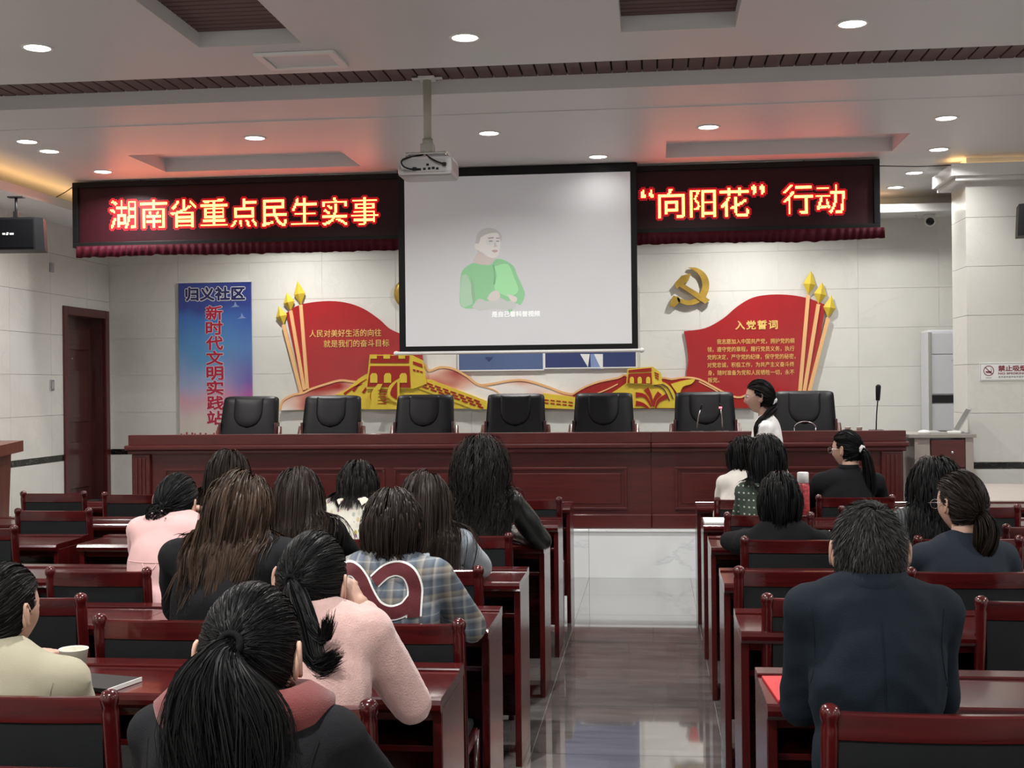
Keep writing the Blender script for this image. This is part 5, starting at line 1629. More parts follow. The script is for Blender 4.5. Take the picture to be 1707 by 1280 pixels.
def hair_long(Mh, caps, L=0.45, n=1500, K=18, part=0.0, sweep=(0, -0.25, 0), nape=-0.5, front=0.62, spread=0.02, wave=0.0, wfreq=30, frizz=0.0, lift=0.016, bend=0.4, locks=260, end_in=0.0, lvar=0.12, vol=1.0, gather=0.6):
    """hair that falls from a parting over skull and shoulders; vectorised strand march with collisions"""
    n = int(n * HAIR_N); per = max(1, n // locks)
    Dl = scalp_roots(locks, nape, front)
    D = np.repeat(Dl, per, 0) + RNG.normal(scale=0.06, size=(len(Dl) * per, 3)); D = norm_(D)
    lk = np.repeat(np.arange(len(Dl)), per)
    n = len(D)
    loc = D * RH
    A = np.array(Mh)[:3, :3]; hc = np.array(Mh)[:3, 3]
    p = xf(Mh, loc)
    off = (RNG.uniform(0.0, lift, n) * vol)
    nrm = norm_((D / RH) @ A.T)
    side = np.sign(loc[:, 0] - part); side[side == 0] = 1
    fr = np.clip((D[:, 1] + 0.1) / 0.5, 0, 1)          # only the front hair is swept sideways from the parting
    away = np.stack([side * np.clip(D[:, 2], 0, 1) * (0.12 + 0.8 * fr), -0.65 * np.clip(D[:, 2] + 0.4, 0, 1.4), -0.35 + 0 * side], 1) @ A.T
    d = norm_(nrm * 0.03 + away)
    lenv = L * (1 + RNG.uniform(-lvar, lvar, len(Dl)))[lk] * RNG.uniform(0.94, 1.04, n)
    # roots low on the head end at the same height: shorten by their drop
    drop = np.clip((0.108 - loc[:, 2]), 0, 0.2)
    lenv = np.maximum(lenv - drop * 0.9, 0.05)
    step = lenv / (K - 1)
    g = np.array((0, 0, -1.0)); sw = np.array(sweep)
    lnoise = RNG.normal(scale=spread, size=(len(Dl), 3))[lk] * np.array([1, 1, 0.2])
    P = [p.copy()]
    Rr = (RH[None, :] + off[:, None])
    for k in range(1, K):
        f_ = k / K
        inw = -(p - hc) * np.array([1.0, 0.3, 0.0]) * gather * 3.0
        dd = norm_(d * (1 - bend) + (g + sw * (1 - f_) + lnoise + inw * (f_ > 0.3)) * bend)
        pn = p + dd * step[:, None]
        q = (pn - hc) @ A
        e = np.linalg.norm(q / Rr, axis=1)
        m = e < 1
        q[m] /= e[m, None]
        pn = q @ A.T + hc
        pn = push_caps(pn, [(a, b_, r0 + 0.004, r1 + 0.004) for a, b_, r0, r1 in caps])
        d = norm_(pn - p)
        p = pn
        P.append(p.copy())
    P = np.stack(P, 1)
    if end_in:
        t = np.linspace(0, 1, K)[None, :, None]
        cen = np.array([hc[0], hc[1] - 0.01, 0])
        dirv = (cen[None, None, :] - P) * np.array([1, 1, 0])
        P = P + dirv * end_in * np.clip((t - 0.6) / 0.4, 0, 1) ** 2
    if wave or frizz:
        s = np.cumsum(np.concatenate([np.zeros((n, 1)), np.linalg.norm(np.diff(P, axis=1), axis=2)], 1), 1)
        ph = RNG.uniform(0, 6.28, len(Dl))[lk][:, None]
        fr = wfreq * RNG.uniform(0.8, 1.2, len(Dl))[lk][:, None]
        amp = wave * np.clip(s / 0.10, 0, 1)
        T = norm_(np.gradient(P, axis=1))
        u = norm_(np.cross(T, np.array((0.3, 0.2, 1.0)) + 0 * T)); w_ = np.cross(T, u)
        P = P + u * (amp * np.cos(fr * s + ph))[:, :, None] + w_ * (amp * np.sin(fr * s + ph))[:, :, None]
        if frizz: P = P + RNG.normal(scale=frizz, size=P.shape) * np.linspace(0, 1, K)[None, :, None]
    tone = np.clip(RNG.uniform(0.1, 0.75, len(Dl))[lk] + RNG.normal(scale=0.15, size=n), 0, 1)
    return P, tone

def hair_combed(Mh, tie, n=900, K=12, nape=-0.55, front=0.62, lift=0.010, tie_r=0.02):
    """strands combed over the skull to a tie point (direction in head space)"""
    n = int(n * HAIR_N)
    D = scalp_roots(n, nape, front); n = len(D)
    T = np.array(tie, float); T /= np.linalg.norm(T)
    tj = norm_(T + RNG.normal(scale=tie_r * 4, size=(n, 3)))
    dot = np.clip((D * tj).sum(1), -0.98, 1); om = np.arccos(dot)[:, None]
    P = []
    offs = RNG.uniform(0.001, lift, n)
    for k in range(K):
        t = k / (K - 1)
        s = (np.sin((1 - t) * om) * D + np.sin(t * om) * tj) / (np.sin(om) + 1e-6)
        s = norm_(s)
        rr = RH[None, :] + (offs * math.sin(PI * min(1, t * 0.9 + 0.1)) + 0.004)[:, None]
        P.append(xf(Mh, s * rr))
    tone = np.clip(RNG.beta(1.6, 3, n), 0, 1)
    return np.stack(P, 1), tone

def hair_tail(guide, rads, n=260, K=16, flat=(1.0, 0.7), jitter=0.003, flick=0.0, tone_hi=1.0):
    """bundle of strands along a guide curve; rads = bundle radius at the guide points"""
    n = int(n * HAIR_N); G = np.array(guide, float)
    ts = np.linspace(0, 1, len(G)); tt = np.linspace(0, 1, K)
    # Catmull-Rom resample
    def cr(A):
        A = np.concatenate([2 * A[:1] - A[1:2], A, 2 * A[-1:] - A[-2:-1]])
        out = []
        for t in tt:
            u = t * (len(ts) - 1); i = min(int(u), len(ts) - 2); f_ = u - i
            p0, p1, p2, p3 = A[i], A[i + 1], A[i + 2], A[i + 3]
            out.append(0.5 * (2 * p1 + (-p0 + p2) * f_ + (2 * p0 - 5 * p1 + 4 * p2 - p3) * f_ ** 2 + (-p0 + 3 * p1 - 3 * p2 + p3) * f_ ** 3))
        return np.array(out)
    C = cr(G); Rd = np.interp(tt, ts, np.array(rads, float))
    T = norm_(np.gradient(C, axis=0))
    u = norm_(np.cross(T, np.array((0, 1.0, 0.05)) + 0 * T)); w_ = np.cross(T, u)
    nl = max(8, n // 7)
    la = RNG.uniform(0, 2 * PI, nl); lr = np.sqrt(RNG.uniform(0, 1, nl))
    lk = RNG.integers(0, nl, n)
    a = la[lk] + RNG.normal(scale=0.12, size=n); r = np.clip(lr[lk] + RNG.normal(scale=0.06, size=n), 0, 1.1)
    tw = RNG.normal(scale=0.5, size=nl)[lk]
    P = np.empty((n, K, 3))
    for k in range(K):
        aa = a + tw * tt[k]
        P[:, k] = C[k] + (np.cos(aa) * r * Rd[k] * flat[0])[:, None] * u[k] + (np.sin(aa) * r * Rd[k] * flat[1])[:, None] * w_[k]
    P += RNG.normal(scale=jitter, size=(n, 1, 3)) * tt[None, :, None]
    if flick: P += RNG.normal(scale=flick, size=(nl, 1, 3))[lk] * (tt[None, :, None] ** 3)
    ends = 1 - RNG.uniform(0, 0.14, n)
    # shorten some strands
    Pn = np.empty_like(P)
    for k in range(K):
        u_ = tt[k] * ends * (K - 1); i = np.minimum(u_.astype(int), K - 2); f_ = (u_ - i)[:, None]
        Pn[:, k] = P[np.arange(n), i] * (1 - f_) + P[np.arange(n), i + 1] * f_
    tone = np.clip(RNG.uniform(0, 0.8, nl)[lk] + RNG.normal(scale=0.12, size=n), 0, tone_hi)
    return Pn, tone

def hair_bun(center, r, n=160, K=14):
    P = np.empty((n, K, 3)); c = np.array(center)
    for i in range(n):
        ax = norm_(RNG.normal(size=3) * np.array([0.6, 1, 0.6])); u = norm_(np.cross(ax, [0.3, 0.5, 1])); w_ = np.cross(ax, u)
        ph = RNG.uniform(0, 6.28); arc = RNG.uniform(2.0, 4.2); rr = np.array(r) * RNG.uniform(0.8, 1.03); h = RNG.uniform(-0.5, 0.5)
        t = ph + np.linspace(0, arc, K)
        s = (np.cos(t)[:, None] * u + np.sin(t)[:, None] * w_) * math.sqrt(1 - h * h) + ax * h
        P[i] = c + s * rr
    return P, np.clip(RNG.beta(1.6, 3, n), 0, 1)

def hair_short(Mh, L=0.035, n=2200, K=6, whorl=(0.15, -0.55, 0.85), nape=-0.62, front=0.55, lift=0.5):
    D = scalp_roots(n, nape, front); n = len(D)
    Wd = norm_(np.array(whorl, float))
    A = np.array(Mh)[:3, :3]
    tang = D - Wd; tang -= (tang * D).sum(1, keepdims=True) * D; tang = norm_(tang)
    swirl = np.cross(D, tang)
    near = np.exp(-np.linalg.norm(D - Wd, axis=1) / 0.5)[:, None]
    d = norm_(tang * (1 - 0.3 * near) + swirl * (0.9 * near + 0.15) + D * lift + RNG.normal(scale=0.14, size=(n, 3)))
    Ln = L * RNG.uniform(0.6, 1.1, n)[:, None]
    P = []
    base = D * (RH * 0.985)
    for k in range(K):
        t = k / (K - 1)
        q = base + d * Ln * t
        s = q / (RH + 0.002 + 0.008 * t); e = np.linalg.norm(s, axis=1, keepdims=True)
        q = np.where(e < 1, q / e, q) + norm_(D) * 0.0
        P.append(xf(Mh, q + np.array((0, 0, -0.006)) * t * t))
    return np.stack(P, 1), RNG.beta(1.1, 2.2, n)

def glasses(parent, Mh, mk='chrome'):
    q = MB()
    for s in (-1, 1):
        q.tube([Mh @ Vector((s * 0.033 + 0.023 * math.cos(a), 0.101 - 0.004 * abs(math.cos(a)) * 0, 0.0 + 0.018 * math.sin(a))) for a in [2 * PI * k / 20 for k in range(21)]], 0.0012, 5, 0, False)
        q.tube([Mh @ Vector((s * 0.056, 0.100, 0.004)), Mh @ Vector((s * 0.078, 0.088, 0.006)), Mh @ Vector((s * 0.083, 0.0, 0.006)), Mh @ Vector((s * 0.080, -0.02, -0.012))], 0.0014, 5)
    q.tube([Mh @ Vector((-0.010, 0.101, 0.003)), Mh @ Vector((0, 0.103, 0.006)), Mh @ Vector((0.010, 0.101, 0.003))], 0.0013, 5)
    return q.build('glasses', mk, parent)

# ---- a whole person -------------------------------------------
PEOPLE = 'people seated in the hall'
def person(label, head, top, hair, yaw=0, lean=16, hyaw=0, hpitch=8, htilt=0, sw=0.155, girth=1.0, side=0.0, elbow=None, wrist=None, hand_pose=('relaxed', 'relaxed'),
           neck_z=0.165, trousers='trouser_dark', collar=None, seed=1.0, fold=0.010, standing=False, extras=None, top_name='jacket', hairmat='hair_black', strand=0.0017, group=PEOPLE, seat_y=None, shoulder_drop=0.055, voxel=0.012, smooth_it=5, cat='person', hand_dir=None):
    """head = world (x, y, z of the hair top). Local frame: hips over the origin, facing +y."""
    hip = Vector((0, 0, 0.53 if not standing else 0.86))
    ztop = head[2] - 0.014
    hcz = ztop - 0.108
    nb = Vector((side, 0, hcz - neck_z))
    nb.y = (nb.z - hip.z) * math.tan(R(lean))
    hc = nb + Vector((side * 0.25, 0.045, neck_z))
    Mh = Matrix.Translation(hc) @ Matrix.Rotation(R(hyaw), 4, 'Z') @ Matrix.Rotation(R(-hpitch), 4, 'X') @ Matrix.Rotation(R(htilt), 4, 'Y')
    sp = (nb - hip); L = sp.length; u = sp / L
    at_ = lambda t: hip + sp * t
    q = u.to_track_quat('Z', 'Y').to_matrix()
    back = Vector((0, -u.z, u.y)).normalized()
    S_ = {}
    for s in (-1, 1):
        sh = nb + Vector((s * sw, 0.012, -shoulder_drop)) - u * 0.0
        ez = max(0.80, sh.z - 0.26) if not standing else sh.z - 0.29
        el = sh + Vector((s * 0.065, 0.15, 0)); el.z = ez
        wr = el + Vector((-s * 0.12, 0.20, -0.005))
        if standing:
            el = sh + Vector((s * 0.05, -0.02, -0.28)); wr = el + Vector((-s * 0.02, 0.12, -0.2))
        i = 0 if s < 0 else 1
        if elbow and elbow[i]: el = sh + Vector(elbow[i])
        if wrist and wrist[i]: wr = el + Vector(wrist[i])
        S_[s] = (sh, el, wr)
    def torso(mb, c, low=True):
        g = girth
        if low: mb.ell(hip + Vector((0, -0.01, 0.0)), (0.165 * g + c, 0.125 * g + c, 0.12 + c), 0, 18, 12)
        mb.ell(at_(0.30), (0.140 * g + c, 0.103 * g + c, 0.15 + c), 0, 18, 12, q)
        mb.ell(at_(0.62), (0.150 * g + c, 0.108 * g + c, 0.20 + c), 0, 18, 12, q)
        mb.ell(at_(0.84) - back * -0.0, (0.150 * g + c, 0.088 * g + c, 0.11 + c), 0, 18, 12, q)
        for s in (-1, 1):
            sh, el, wr = S_[s]
            mb.capsule(at_(0.80), sh, 0.085 * g + c, 0.052 * g + c)
            mb.capsule(nb + Vector((s * 0.02, -0.01, 0.0)), sh + Vector((-s * 0.03, -0.005, 0.012)), 0.045 + c, 0.045 * g + c)
            mb.capsule(sh, el, 0.050 * g + c, 0.039 * g + c)
            mb.capsule(el, wr, 0.039 * g + c, 0.029 * g + c)
    # skin body
    mb = MB(); torso(mb, -0.014)
    mb.capsule(nb + Vector((0, -0.01, -0.06)), hc + (Mh.to_3x3() @ Vector((0, -0.028, -0.045))), 0.056, 0.050)
    legs = []
    for s in (-1, 1):
        if not standing:
            kn = Vector((s * 0.10, 0.40, 0.50)); an = Vector((s * 0.11, 0.34, 0.10))
            hp = hip + Vector((s * 0.085, 0, -0.02))
        else:
            hp = hip + Vector((s * 0.08, 0, -0.03)); kn = Vector((s * 0.085, 0.05 + 0.09 * s, 0.47)); an = Vector((s * 0.085, 0.16 * s - 0.02, 0.09))
        legs.append((s, hp, kn, an))
        mb.capsule(hp, kn, 0.070, 0.050); mb.capsule(kn, an, 0.046, 0.034)
    V, Fs, N = remesh(mb, 0.020, 3)
    body = MB(); body.add([tuple(v_) for v_ in V], Fs, 0, True)
    nk = MB(); nk.capsule(nb + Vector((0, -0.015, -0.04)), hc + (Mh.to_3x3() @ Vector((0, -0.028, -0.04))), 0.055, 0.050, 0, 20)
    body.add(nk.v, nk.f, 0, True)
    head_mesh(body, Mh)
    for s in (-1, 1):
        sh, el, wr = S_[s]
        i = 0 if s < 0 else 1
        dr_ = (wr - el) if not (hand_dir and hand_dir[i]) else Vector(hand_dir[i])
        put_hand(body, wr, dr_, s, hand_pose[i])
    root = body.build('person', ['skin', 'lip', 'eyewhite', 'iris', 'brow'])
    tag(root, label, cat, group)
    # clothing
    cb = MB(); torso(cb, 0.012)
    V, Fs, N = remesh(cb, voxel, smooth_it)
    V = folds(V, N, fold, seed)
    ks = [f_ for f_ in Fs]
    jb = MB(); jb.add([tuple(v_) for v_ in V], ks, 0, True)
    jk = jb.build(top_name, top, root)
    tb_ = MB()
    tb_.ell(hip + Vector((0, -0.005, -0.03)), (0.165 * girth, 0.125 * girth, 0.11), 0, 16, 10)
    for s, hp, kn, an in legs:
        tb_.capsule(hp, kn, 0.088 * girth, 0.066); tb_.capsule(kn, an, 0.062, 0.05)
    V2, F2, _ = remesh(tb_, 0.022, 4)
    MB().add([tuple(v_) for v_ in V2], F2, 0, True).build('trousers', trousers, root)
    for s, hp, kn, an in legs:
        b2 = MB(); b2.ell((an.x, an.y + 0.06, an.z - 0.055), (0.042, 0.115, 0.045), 0, 12, 8); b2.capsule((an.x, an.y, an.z - 0.01), (an.x, an.y, an.z - 0.05), 0.04, 0.042)
        b2.build('shoe', 'black', root)
    # collar
    if collar:
        ck = collar.get('kind', 'band'); cm = collar.get('mat', top)
        n = 28; vs = []; fs = []
        base = nb + Vector((0, 0.002, collar.get('dz', 0.0)))
        h = collar.get('h', 0.045); r0 = collar.get('r', 0.072); r1 = collar.get('r1', 0.062)
        prof = [(r0 + 0.012, -0.03), (r0 + 0.004, 0.0), (r1 + 0.006, h * 0.6), (r1 + 0.002, h), (r1 - 0.006, h), (r0 - 0.010, 0.0)]
        if ck == 'fold':
            prof = [(r1 - 0.004, -0.02), (r1 - 0.003, h), (r1 + 0.006, h + 0.004), (r0 + 0.012, 0.010), (r0 + 0.026, -0.022), (r0 + 0.014, -0.026)]
        if ck == 'hood':
            prof = [(r0 - 0.01, 0.0), (r1, h), (r1 + 0.03, h + 0.012), (r0 + 0.055, h * 0.4), (r0 + 0.05, -0.035), (r0 + 0.01, -0.05)]
        for i in range(n):
            a = 2 * PI * i / n
            for (rr, zz) in prof:
                fr_ = 0.35 if math.sin(a) > 0.5 else 1.0
                vs.append(base + Vector((rr * math.cos(a), rr * 0.92 * math.sin(a) + 0.012 - 0.01 * zz / 0.04, zz * (1 - 0.45 * max(0, math.sin(a))))))
        m_ = len(prof)
        for i in range(n):
            i2 = (i + 1) % n
            for k in range(m_):
                k2 = (k + 1) % m_
                fs.append((i * m_ + k, i2 * m_ + k, i2 * m_ + k2, i * m_ + k2))
        MB().add(vs, fs, 0, True).build('collar', cm, jk)
    # hair
    caps = []
    for s in (-1, 1):
        sh, el, wr = S_[s]
        c = 0.020
        caps += [(tuple(at_(0.80)), tuple(sh), 0.085 * girth + c, 0.052 * girth + c), (tuple(nb + Vector((s * 0.02, -0.01, 0))), tuple(sh), 0.045 + c, 0.045 + c), (tuple(sh), tuple(el), 0.052 * girth + c, 0.043 + c)]
    caps += [(tuple(at_(0.35)), tuple(at_(0.85)), 0.126 * girth, 0.108 * girth), (tuple(nb), tuple(hc), 0.058, 0.055)]
    for s in (-1, 1):
        caps += [(tuple(at_(0.35) + Vector((s * 0.06, 0, 0))), tuple(at_(0.82) + Vector((s * 0.07, 0, 0))), 0.116 * girth, 0.100 * girth)]
    ctx = dict(Mh=Mh, caps=caps, nb=nb, hc=hc, root=root, jk=jk, jV=V, jF=Fs, S=S_, at=at_)
    segs = hair(ctx)
    Ps = []; tns = []; rds = []
    K = 12
    for P, tn, rs in segs:
        if P.shape[1] != K:
            told = np.linspace(0, 1, P.shape[1]); tnew = np.linspace(0, 1, K)
            i = np.minimum((tnew * (P.shape[1] - 1)).astype(int), P.shape[1] - 2); f_ = (tnew * (P.shape[1] - 1) - i)[None, :, None]
            P = P[:, i] * (1 - f_) + P[:, i + 1] * f_
        Ps.append(P); tns.append(tn); rds.append(np.full(len(P), strand * rs))
    ho = strands_mesh('hair', np.concatenate(Ps), np.concatenate(rds) * RNG.uniform(0.7, 1.25, sum(len(p) for p in Ps)), np.concatenate(tns), hairmat, cap_geom(Mh, ctx.get('nape', -0.5), ctx.get('front', 0.62)), root, 0.25, hc)
    ctx['hair'] = ho
    if extras: extras(ctx)
    # place in the hall: the head goes where it is seen
    rot = Matrix.Rotation(R(yaw), 3, 'Z')
    hh = rot @ hc
    root.location = (head[0] - hh.x, head[1] - hh.y, 0)
    root.rotation_euler = (0, 0, R(yaw))
    return root, ctx

def drape(ctx, pts, width, lift=0.004):
    """lay a band on the back of the jacket: pts are local (x, z); rays come from behind"""
    bv = BVHTree.FromPolygons([tuple(map(float, v_)) for v_ in ctx['jV']], ctx['jF'])
    n = len(pts); vs = []; fs = []
    def hit(x, z):
        h = bv.ray_cast(Vector((x, -1.0, z)), Vector((0, 1, 0)))
        return h[0].y - lift if h[0] is not None else None
    rows = 5
    last = -0.1
    for i, p in enumerate(pts):
        a = pts[max(i - 1, 0)]; b_ = pts[min(i + 1, n - 1)]
        dx, dz = b_[0] - a[0], b_[1] - a[1]; l = math.hypot(dx, dz) or 1
        for k in range(rows):
            o = (k / (rows - 1) - 0.5) * width
            x = p[0] - dz / l * o; z = p[1] + dx / l * o
            y = hit(x, z)
            if y is None: y = last
            last = y
            vs.append((x, y, z))
    for i in range(n - 1):
        for k in range(rows - 1):
            a = i * rows + k
            fs.append((a, a + rows, a + rows + 1, a + 1))
    return vs, fs
def seam(ctx, pts, r, name, mat):
    vs, fs = drape(ctx, pts, 0.001, 0.001)
    P = [vs[i] for i in range(0, len(vs), 5)]
    MB().tube(P, r, 6).build(name, mat, ctx['jk'])
# ---- clothes
M['trouser_dark'] = cloth('dark_trousers', (0.012, 0.013, 0.018))
M['trouser_denim'] = cloth('denim', (0.10, 0.15, 0.24))
M['c_pink'] = cloth('pink_coat', (0.72, 0.44, 0.43), 0.8, 0.05, bmp=0.15)
M['c_black'] = cloth('black_coat', (0.012, 0.012, 0.014))
M['c_black2'] = cloth('black_wool', (0.009, 0.009, 0.010))
M['c_grey'] = cloth('grey_blue_top', (0.34, 0.38, 0.42))
M['c_leather'] = plain('black_leather_jacket', (0.012, 0.014, 0.014), 0.32, 0, 0.1, 5, 0.3, 40, 0.6)
M['c_fleece'] = cloth('pale_pink_fleece', (0.62, 0.40, 0.37), 0.95, 0.08, 40, 0.6, 260, 0.4)
M['c_beige'] = cloth('beige_coat', (0.36, 0.33, 0.24), 0.8, 0.05, bmp=0.2)
M['c_cream'] = cloth('cream_top', (0.70, 0.66, 0.60))
M['c_navy'] = cloth('navy_suit', (0.009, 0.014, 0.021), 0.75, 0.1)
M['c_slate'] = cloth('slate_jacket', (0.018, 0.024, 0.034), 0.7, 0.12)
M['c_white'] = cloth('white_blouse', (0.80, 0.79, 0.78))
M['c_red'] = cloth('dusty_red_hood', (0.17, 0.036, 0.034))
M['c_red2'] = cloth('dark_red_collar', (0.18, 0.015, 0.02))
M['c_scrunchie'] = cloth('white_scrunchie', (0.75, 0.74, 0.76), 0.8)
M['tie_black'] = cloth('black_hair_tie', (0.006, 0.006, 0.007))
# plaid
m, nt, b = _mat('plaid_flannel')
tc = nt.nodes.new('ShaderNodeTexCoord'); spx = nt.nodes.new('ShaderNodeSeparateXYZ'); nt.links.new(tc.outputs['Object'], spx.inputs[0])
def stripes(out, period, stops, off=0.0):
    mm = nt.nodes.new('ShaderNodeMath'); mm.operation = 'MULTIPLY_ADD'; mm.inputs[1].default_value = 1 / period; mm.inputs[2].default_value = off + 10
    nt.links.new(out, mm.inputs[0]); fr_ = nt.nodes.new('ShaderNodeMath'); fr_.operation = 'FRACT'; nt.links.new(mm.outputs[0], fr_.inputs[0])
    return ramp(nt, fr_.outputs[0], stops)
navy, blue, tan_, pale, brn = (0.05, 0.062, 0.085), (0.115, 0.145, 0.185), (0.26, 0.225, 0.165), (0.36, 0.36, 0.345), (0.11, 0.088, 0.075)
sx_ = stripes(spx.outputs['X'], 0.078, [(0.0, blue), (0.2, navy), (0.36, tan_), (0.44, pale), (0.5, brn), (0.68, blue), (0.84, navy), (0.9, pale), (1.0, blue)])
sz_ = stripes(spx.outputs['Z'], 0.078, [(0.0, blue), (0.22, navy), (0.4, pale), (0.46, brn), (0.64, tan_), (0.7, navy), (0.92, blue), (0.96, pale), (1.0, blue)])
mx = nt.nodes.new('ShaderNodeMix'); mx.data_type = 'RGBA'; mx.inputs['Factor'].default_value = 0.5
nt.links.new(sx_, mx.inputs['A']); nt.links.new(sz_, mx.inputs['B'])
nt.links.new(mx.outputs['Result'], b.inputs['Base Color']); b.inputs['Roughness'].default_value = 0.9
bump(nt, b, noise_tex(nt, coords(nt), 300, 3), 0.3, 0.003)
M['c_plaid'] = m
# floral shirt: cream with scattered leaf marks
m, nt, b = _mat('floral_print')
v = coords(nt, 'Object', (1, 1, 1))
vo = nt.nodes.new('ShaderNodeTexVoronoi'); vo.inputs['Scale'].default_value = 48; nt.links.new(coords(nt, 'Object', (1.0, 1.0, 0.55), (0, 0.6, 0)), vo.inputs['Vector'])
mk_ = ramp(nt, vo.outputs['Distance'], [(0.0, (1, 1, 1)), (0.34, (1, 1, 1)), (0.38, (0, 0, 0))])
cr_ = nt.nodes.new('ShaderNodeSeparateColor'); nt.links.new(vo.outputs['Color'], cr_.inputs[0])
lc_ = ramp(nt, cr_.outputs[0], [(0.0, (0.14, 0.19, 0.07)), (0.25, (0.50, 0.38, 0.08)), (0.45, (0.66, 0.62, 0.54)), (0.6, (0.12, 0.28, 0.24)), (0.75, (0.66, 0.62, 0.54)), (0.9, (0.32, 0.16, 0.26))])
mx = nt.nodes.new('ShaderNodeMix'); mx.data_type = 'RGBA'
nt.links.new(mk_, mx.inputs['Factor']); mx.inputs['A'].default_value = (0.68, 0.66, 0.57, 1); nt.links.new(lc_, mx.inputs['B'])
nt.links.new(mx.outputs['Result'], b.inputs['Base Color']); b.inputs['Roughness'].default_value = 0.8
M['c_floral'] = m
# green knit with rows of pale dots
m, nt, b = _mat('dotted_green_knit')
tc = nt.nodes.new('ShaderNodeTexCoord'); spx = nt.nodes.new('ShaderNodeSeparateXYZ'); nt.links.new(tc.outputs['Object'], spx.inputs[0])
rz_ = stripes(spx.outputs['Z'], 0.036, [(0.0, (0, 0, 0)), (0.38, (0, 0, 0)), (0.42, (1, 1, 1)), (0.60, (1, 1, 1)), (0.64, (0, 0, 0))])
rx_ = stripes(spx.outputs['X'], 0.024, [(0.0, (0, 0, 0)), (0.32, (0, 0, 0)), (0.36, (1, 1, 1)), (0.66, (1, 1, 1)), (0.7, (0, 0, 0))])
ml = nt.nodes.new('ShaderNodeMath'); ml.operation = 'MULTIPLY'; nt.links.new(rz_, ml.inputs[0]); nt.links.new(rx_, ml.inputs[1])
nt.links.new(ramp(nt, ml.outputs[0], [(0.3, (0.035, 0.05, 0.038)), (0.7, (0.45, 0.46, 0.40))]), b.inputs['Base Color']); b.inputs['Roughness'].default_value = 0.95
bump(nt, b, noise_tex(nt, coords(nt), 260, 3), 0.6, 0.004)
M['c_knit'] = m
# ribbed grey sweater
m, nt, b = _mat('ribbed_grey_knit')
wv = nt.nodes.new('ShaderNodeTexWave'); wv.inputs['Scale'].default_value = 22; wv.inputs['Distortion'].default_value = 0.6; wv.bands_direction = 'X'
nt.links.new(coords(nt, 'Object'), wv.inputs['Vector'])
nt.links.new(ramp(nt, wv.outputs['Fac'], [(0.2, (0.05, 0.055, 0.058)), (0.8, (0.12, 0.13, 0.135))]), b.inputs['Base Color']); b.inputs['Roughness'].default_value = 0.95
bump(nt, b, wv.outputs['Fac'], 0.6, 0.006)
M['c_rib'] = m

def LV(p): return np.array(p)
def tie_pos(c, d, k=1.04):
    v_ = np.array(d, float); v_ = v_ / np.linalg.norm(v_)
    return xf(c['Mh'], (v_ * RH * k)[None])[0]
def ring(c, pos, axis, r, tube_r, name, mat, lumpy=0.0):
    ax = Vector(axis).normalized(); u = ax.orthogonal().normalized(); w_ = ax.cross(u)
    P = []; rr = []
    for k in range(25):
        a = 2 * PI * k / 24
        P.append(Vector(pos) + (u * math.cos(a) + w_ * math.sin(a)) * r); rr.append(tube_r * (1 + lumpy * math.sin(a * 7)))
    MB().tube(P, rr, 8).build(name, mat, c['hair'])

# ================================================================== the audience, left block
def armholes(c, x, mat):
    for s in (-1, 1):
        seam(c, [(c['nb'].x + s * (x - 0.012 * math.sin(PI * k / 9)), c['nb'].z - 0.035 - 0.019 * k) for k in range(10)], 0.0014, 'sleeve_seam', mat)
def h(c):
    c['nape'] = -0.6
    P, t = hair_combed(c['Mh'], (-0.2, -1, -0.45), 1300, nape=-0.6)
    b0 = c['hc'] + Vector((-0.038, -0.098, -0.040))
    B, tb2 = hair_bun(b0, (0.052, 0.040, 0.047), 240)
    B2, tb3 = hair_bun(b0 + Vector((0.03, 0.0, 0.03)), (0.035, 0.03, 0.03), 90)
    return [(P, t, 0.9), (B, tb2, 0.9), (B2, tb3, 0.8)]
def x1(c):
    seam(c, [(-0.16 + 0.02 * k, c['nb'].z - 0.155) for k in range(17)], 0.0016, 'yoke_seam', 'c_pink')
    seam(c, [(-0.025 + 0.03 * math.cos(a) , c['nb'].z - 0.158 - 0.028 * abs(math.sin(a))) for a in [PI * k / 8 for k in range(9)]], 0.002, 'back_tab', 'c_pink')
    q = MB()
    for (dx, dz) in ((-0.045, 0.0), (-0.005, 0.01), (0.01, -0.02)): q.ell(c['hc'] + Vector((dx, -0.142, -0.03 + dz)), (0.004, 0.003, 0.004))
    q.build('hair_pin', 'chrome', c['hair'])
person('person in a pink coat with black hair pinned in a low bun', (-1.957 + 0.01, 4.98, 1.197), 'c_pink', h, lean=20, neck_z=0.06, htilt=8, hpitch=14, sw=0.135, seed=2.1, top_name='coat', fold=0.005,
       elbow=(None, (0.10, 0.13, -0.16)), wrist=(None, (-0.10, -0.03, 0.17)), hand_pose=('relaxed', 'fist'), extras=x1, collar=dict(kind='band', mat='c_pink', h=0.02, r=0.075, r1=0.07))

def h(c):
    c['nape'] = -0.5
    P, t = hair_long(c['Mh'], c['caps'], L=0.47, n=1300, part=0.01)
    return [(P, t, 1.1)]
person('person with long straight dark hair farthest back at left, nearest the stage', (-2.10, 6.05, 1.244), 'c_black', h, lean=14, neck_z=0.10, hairmat='hair_dbrown', seed=3.3)

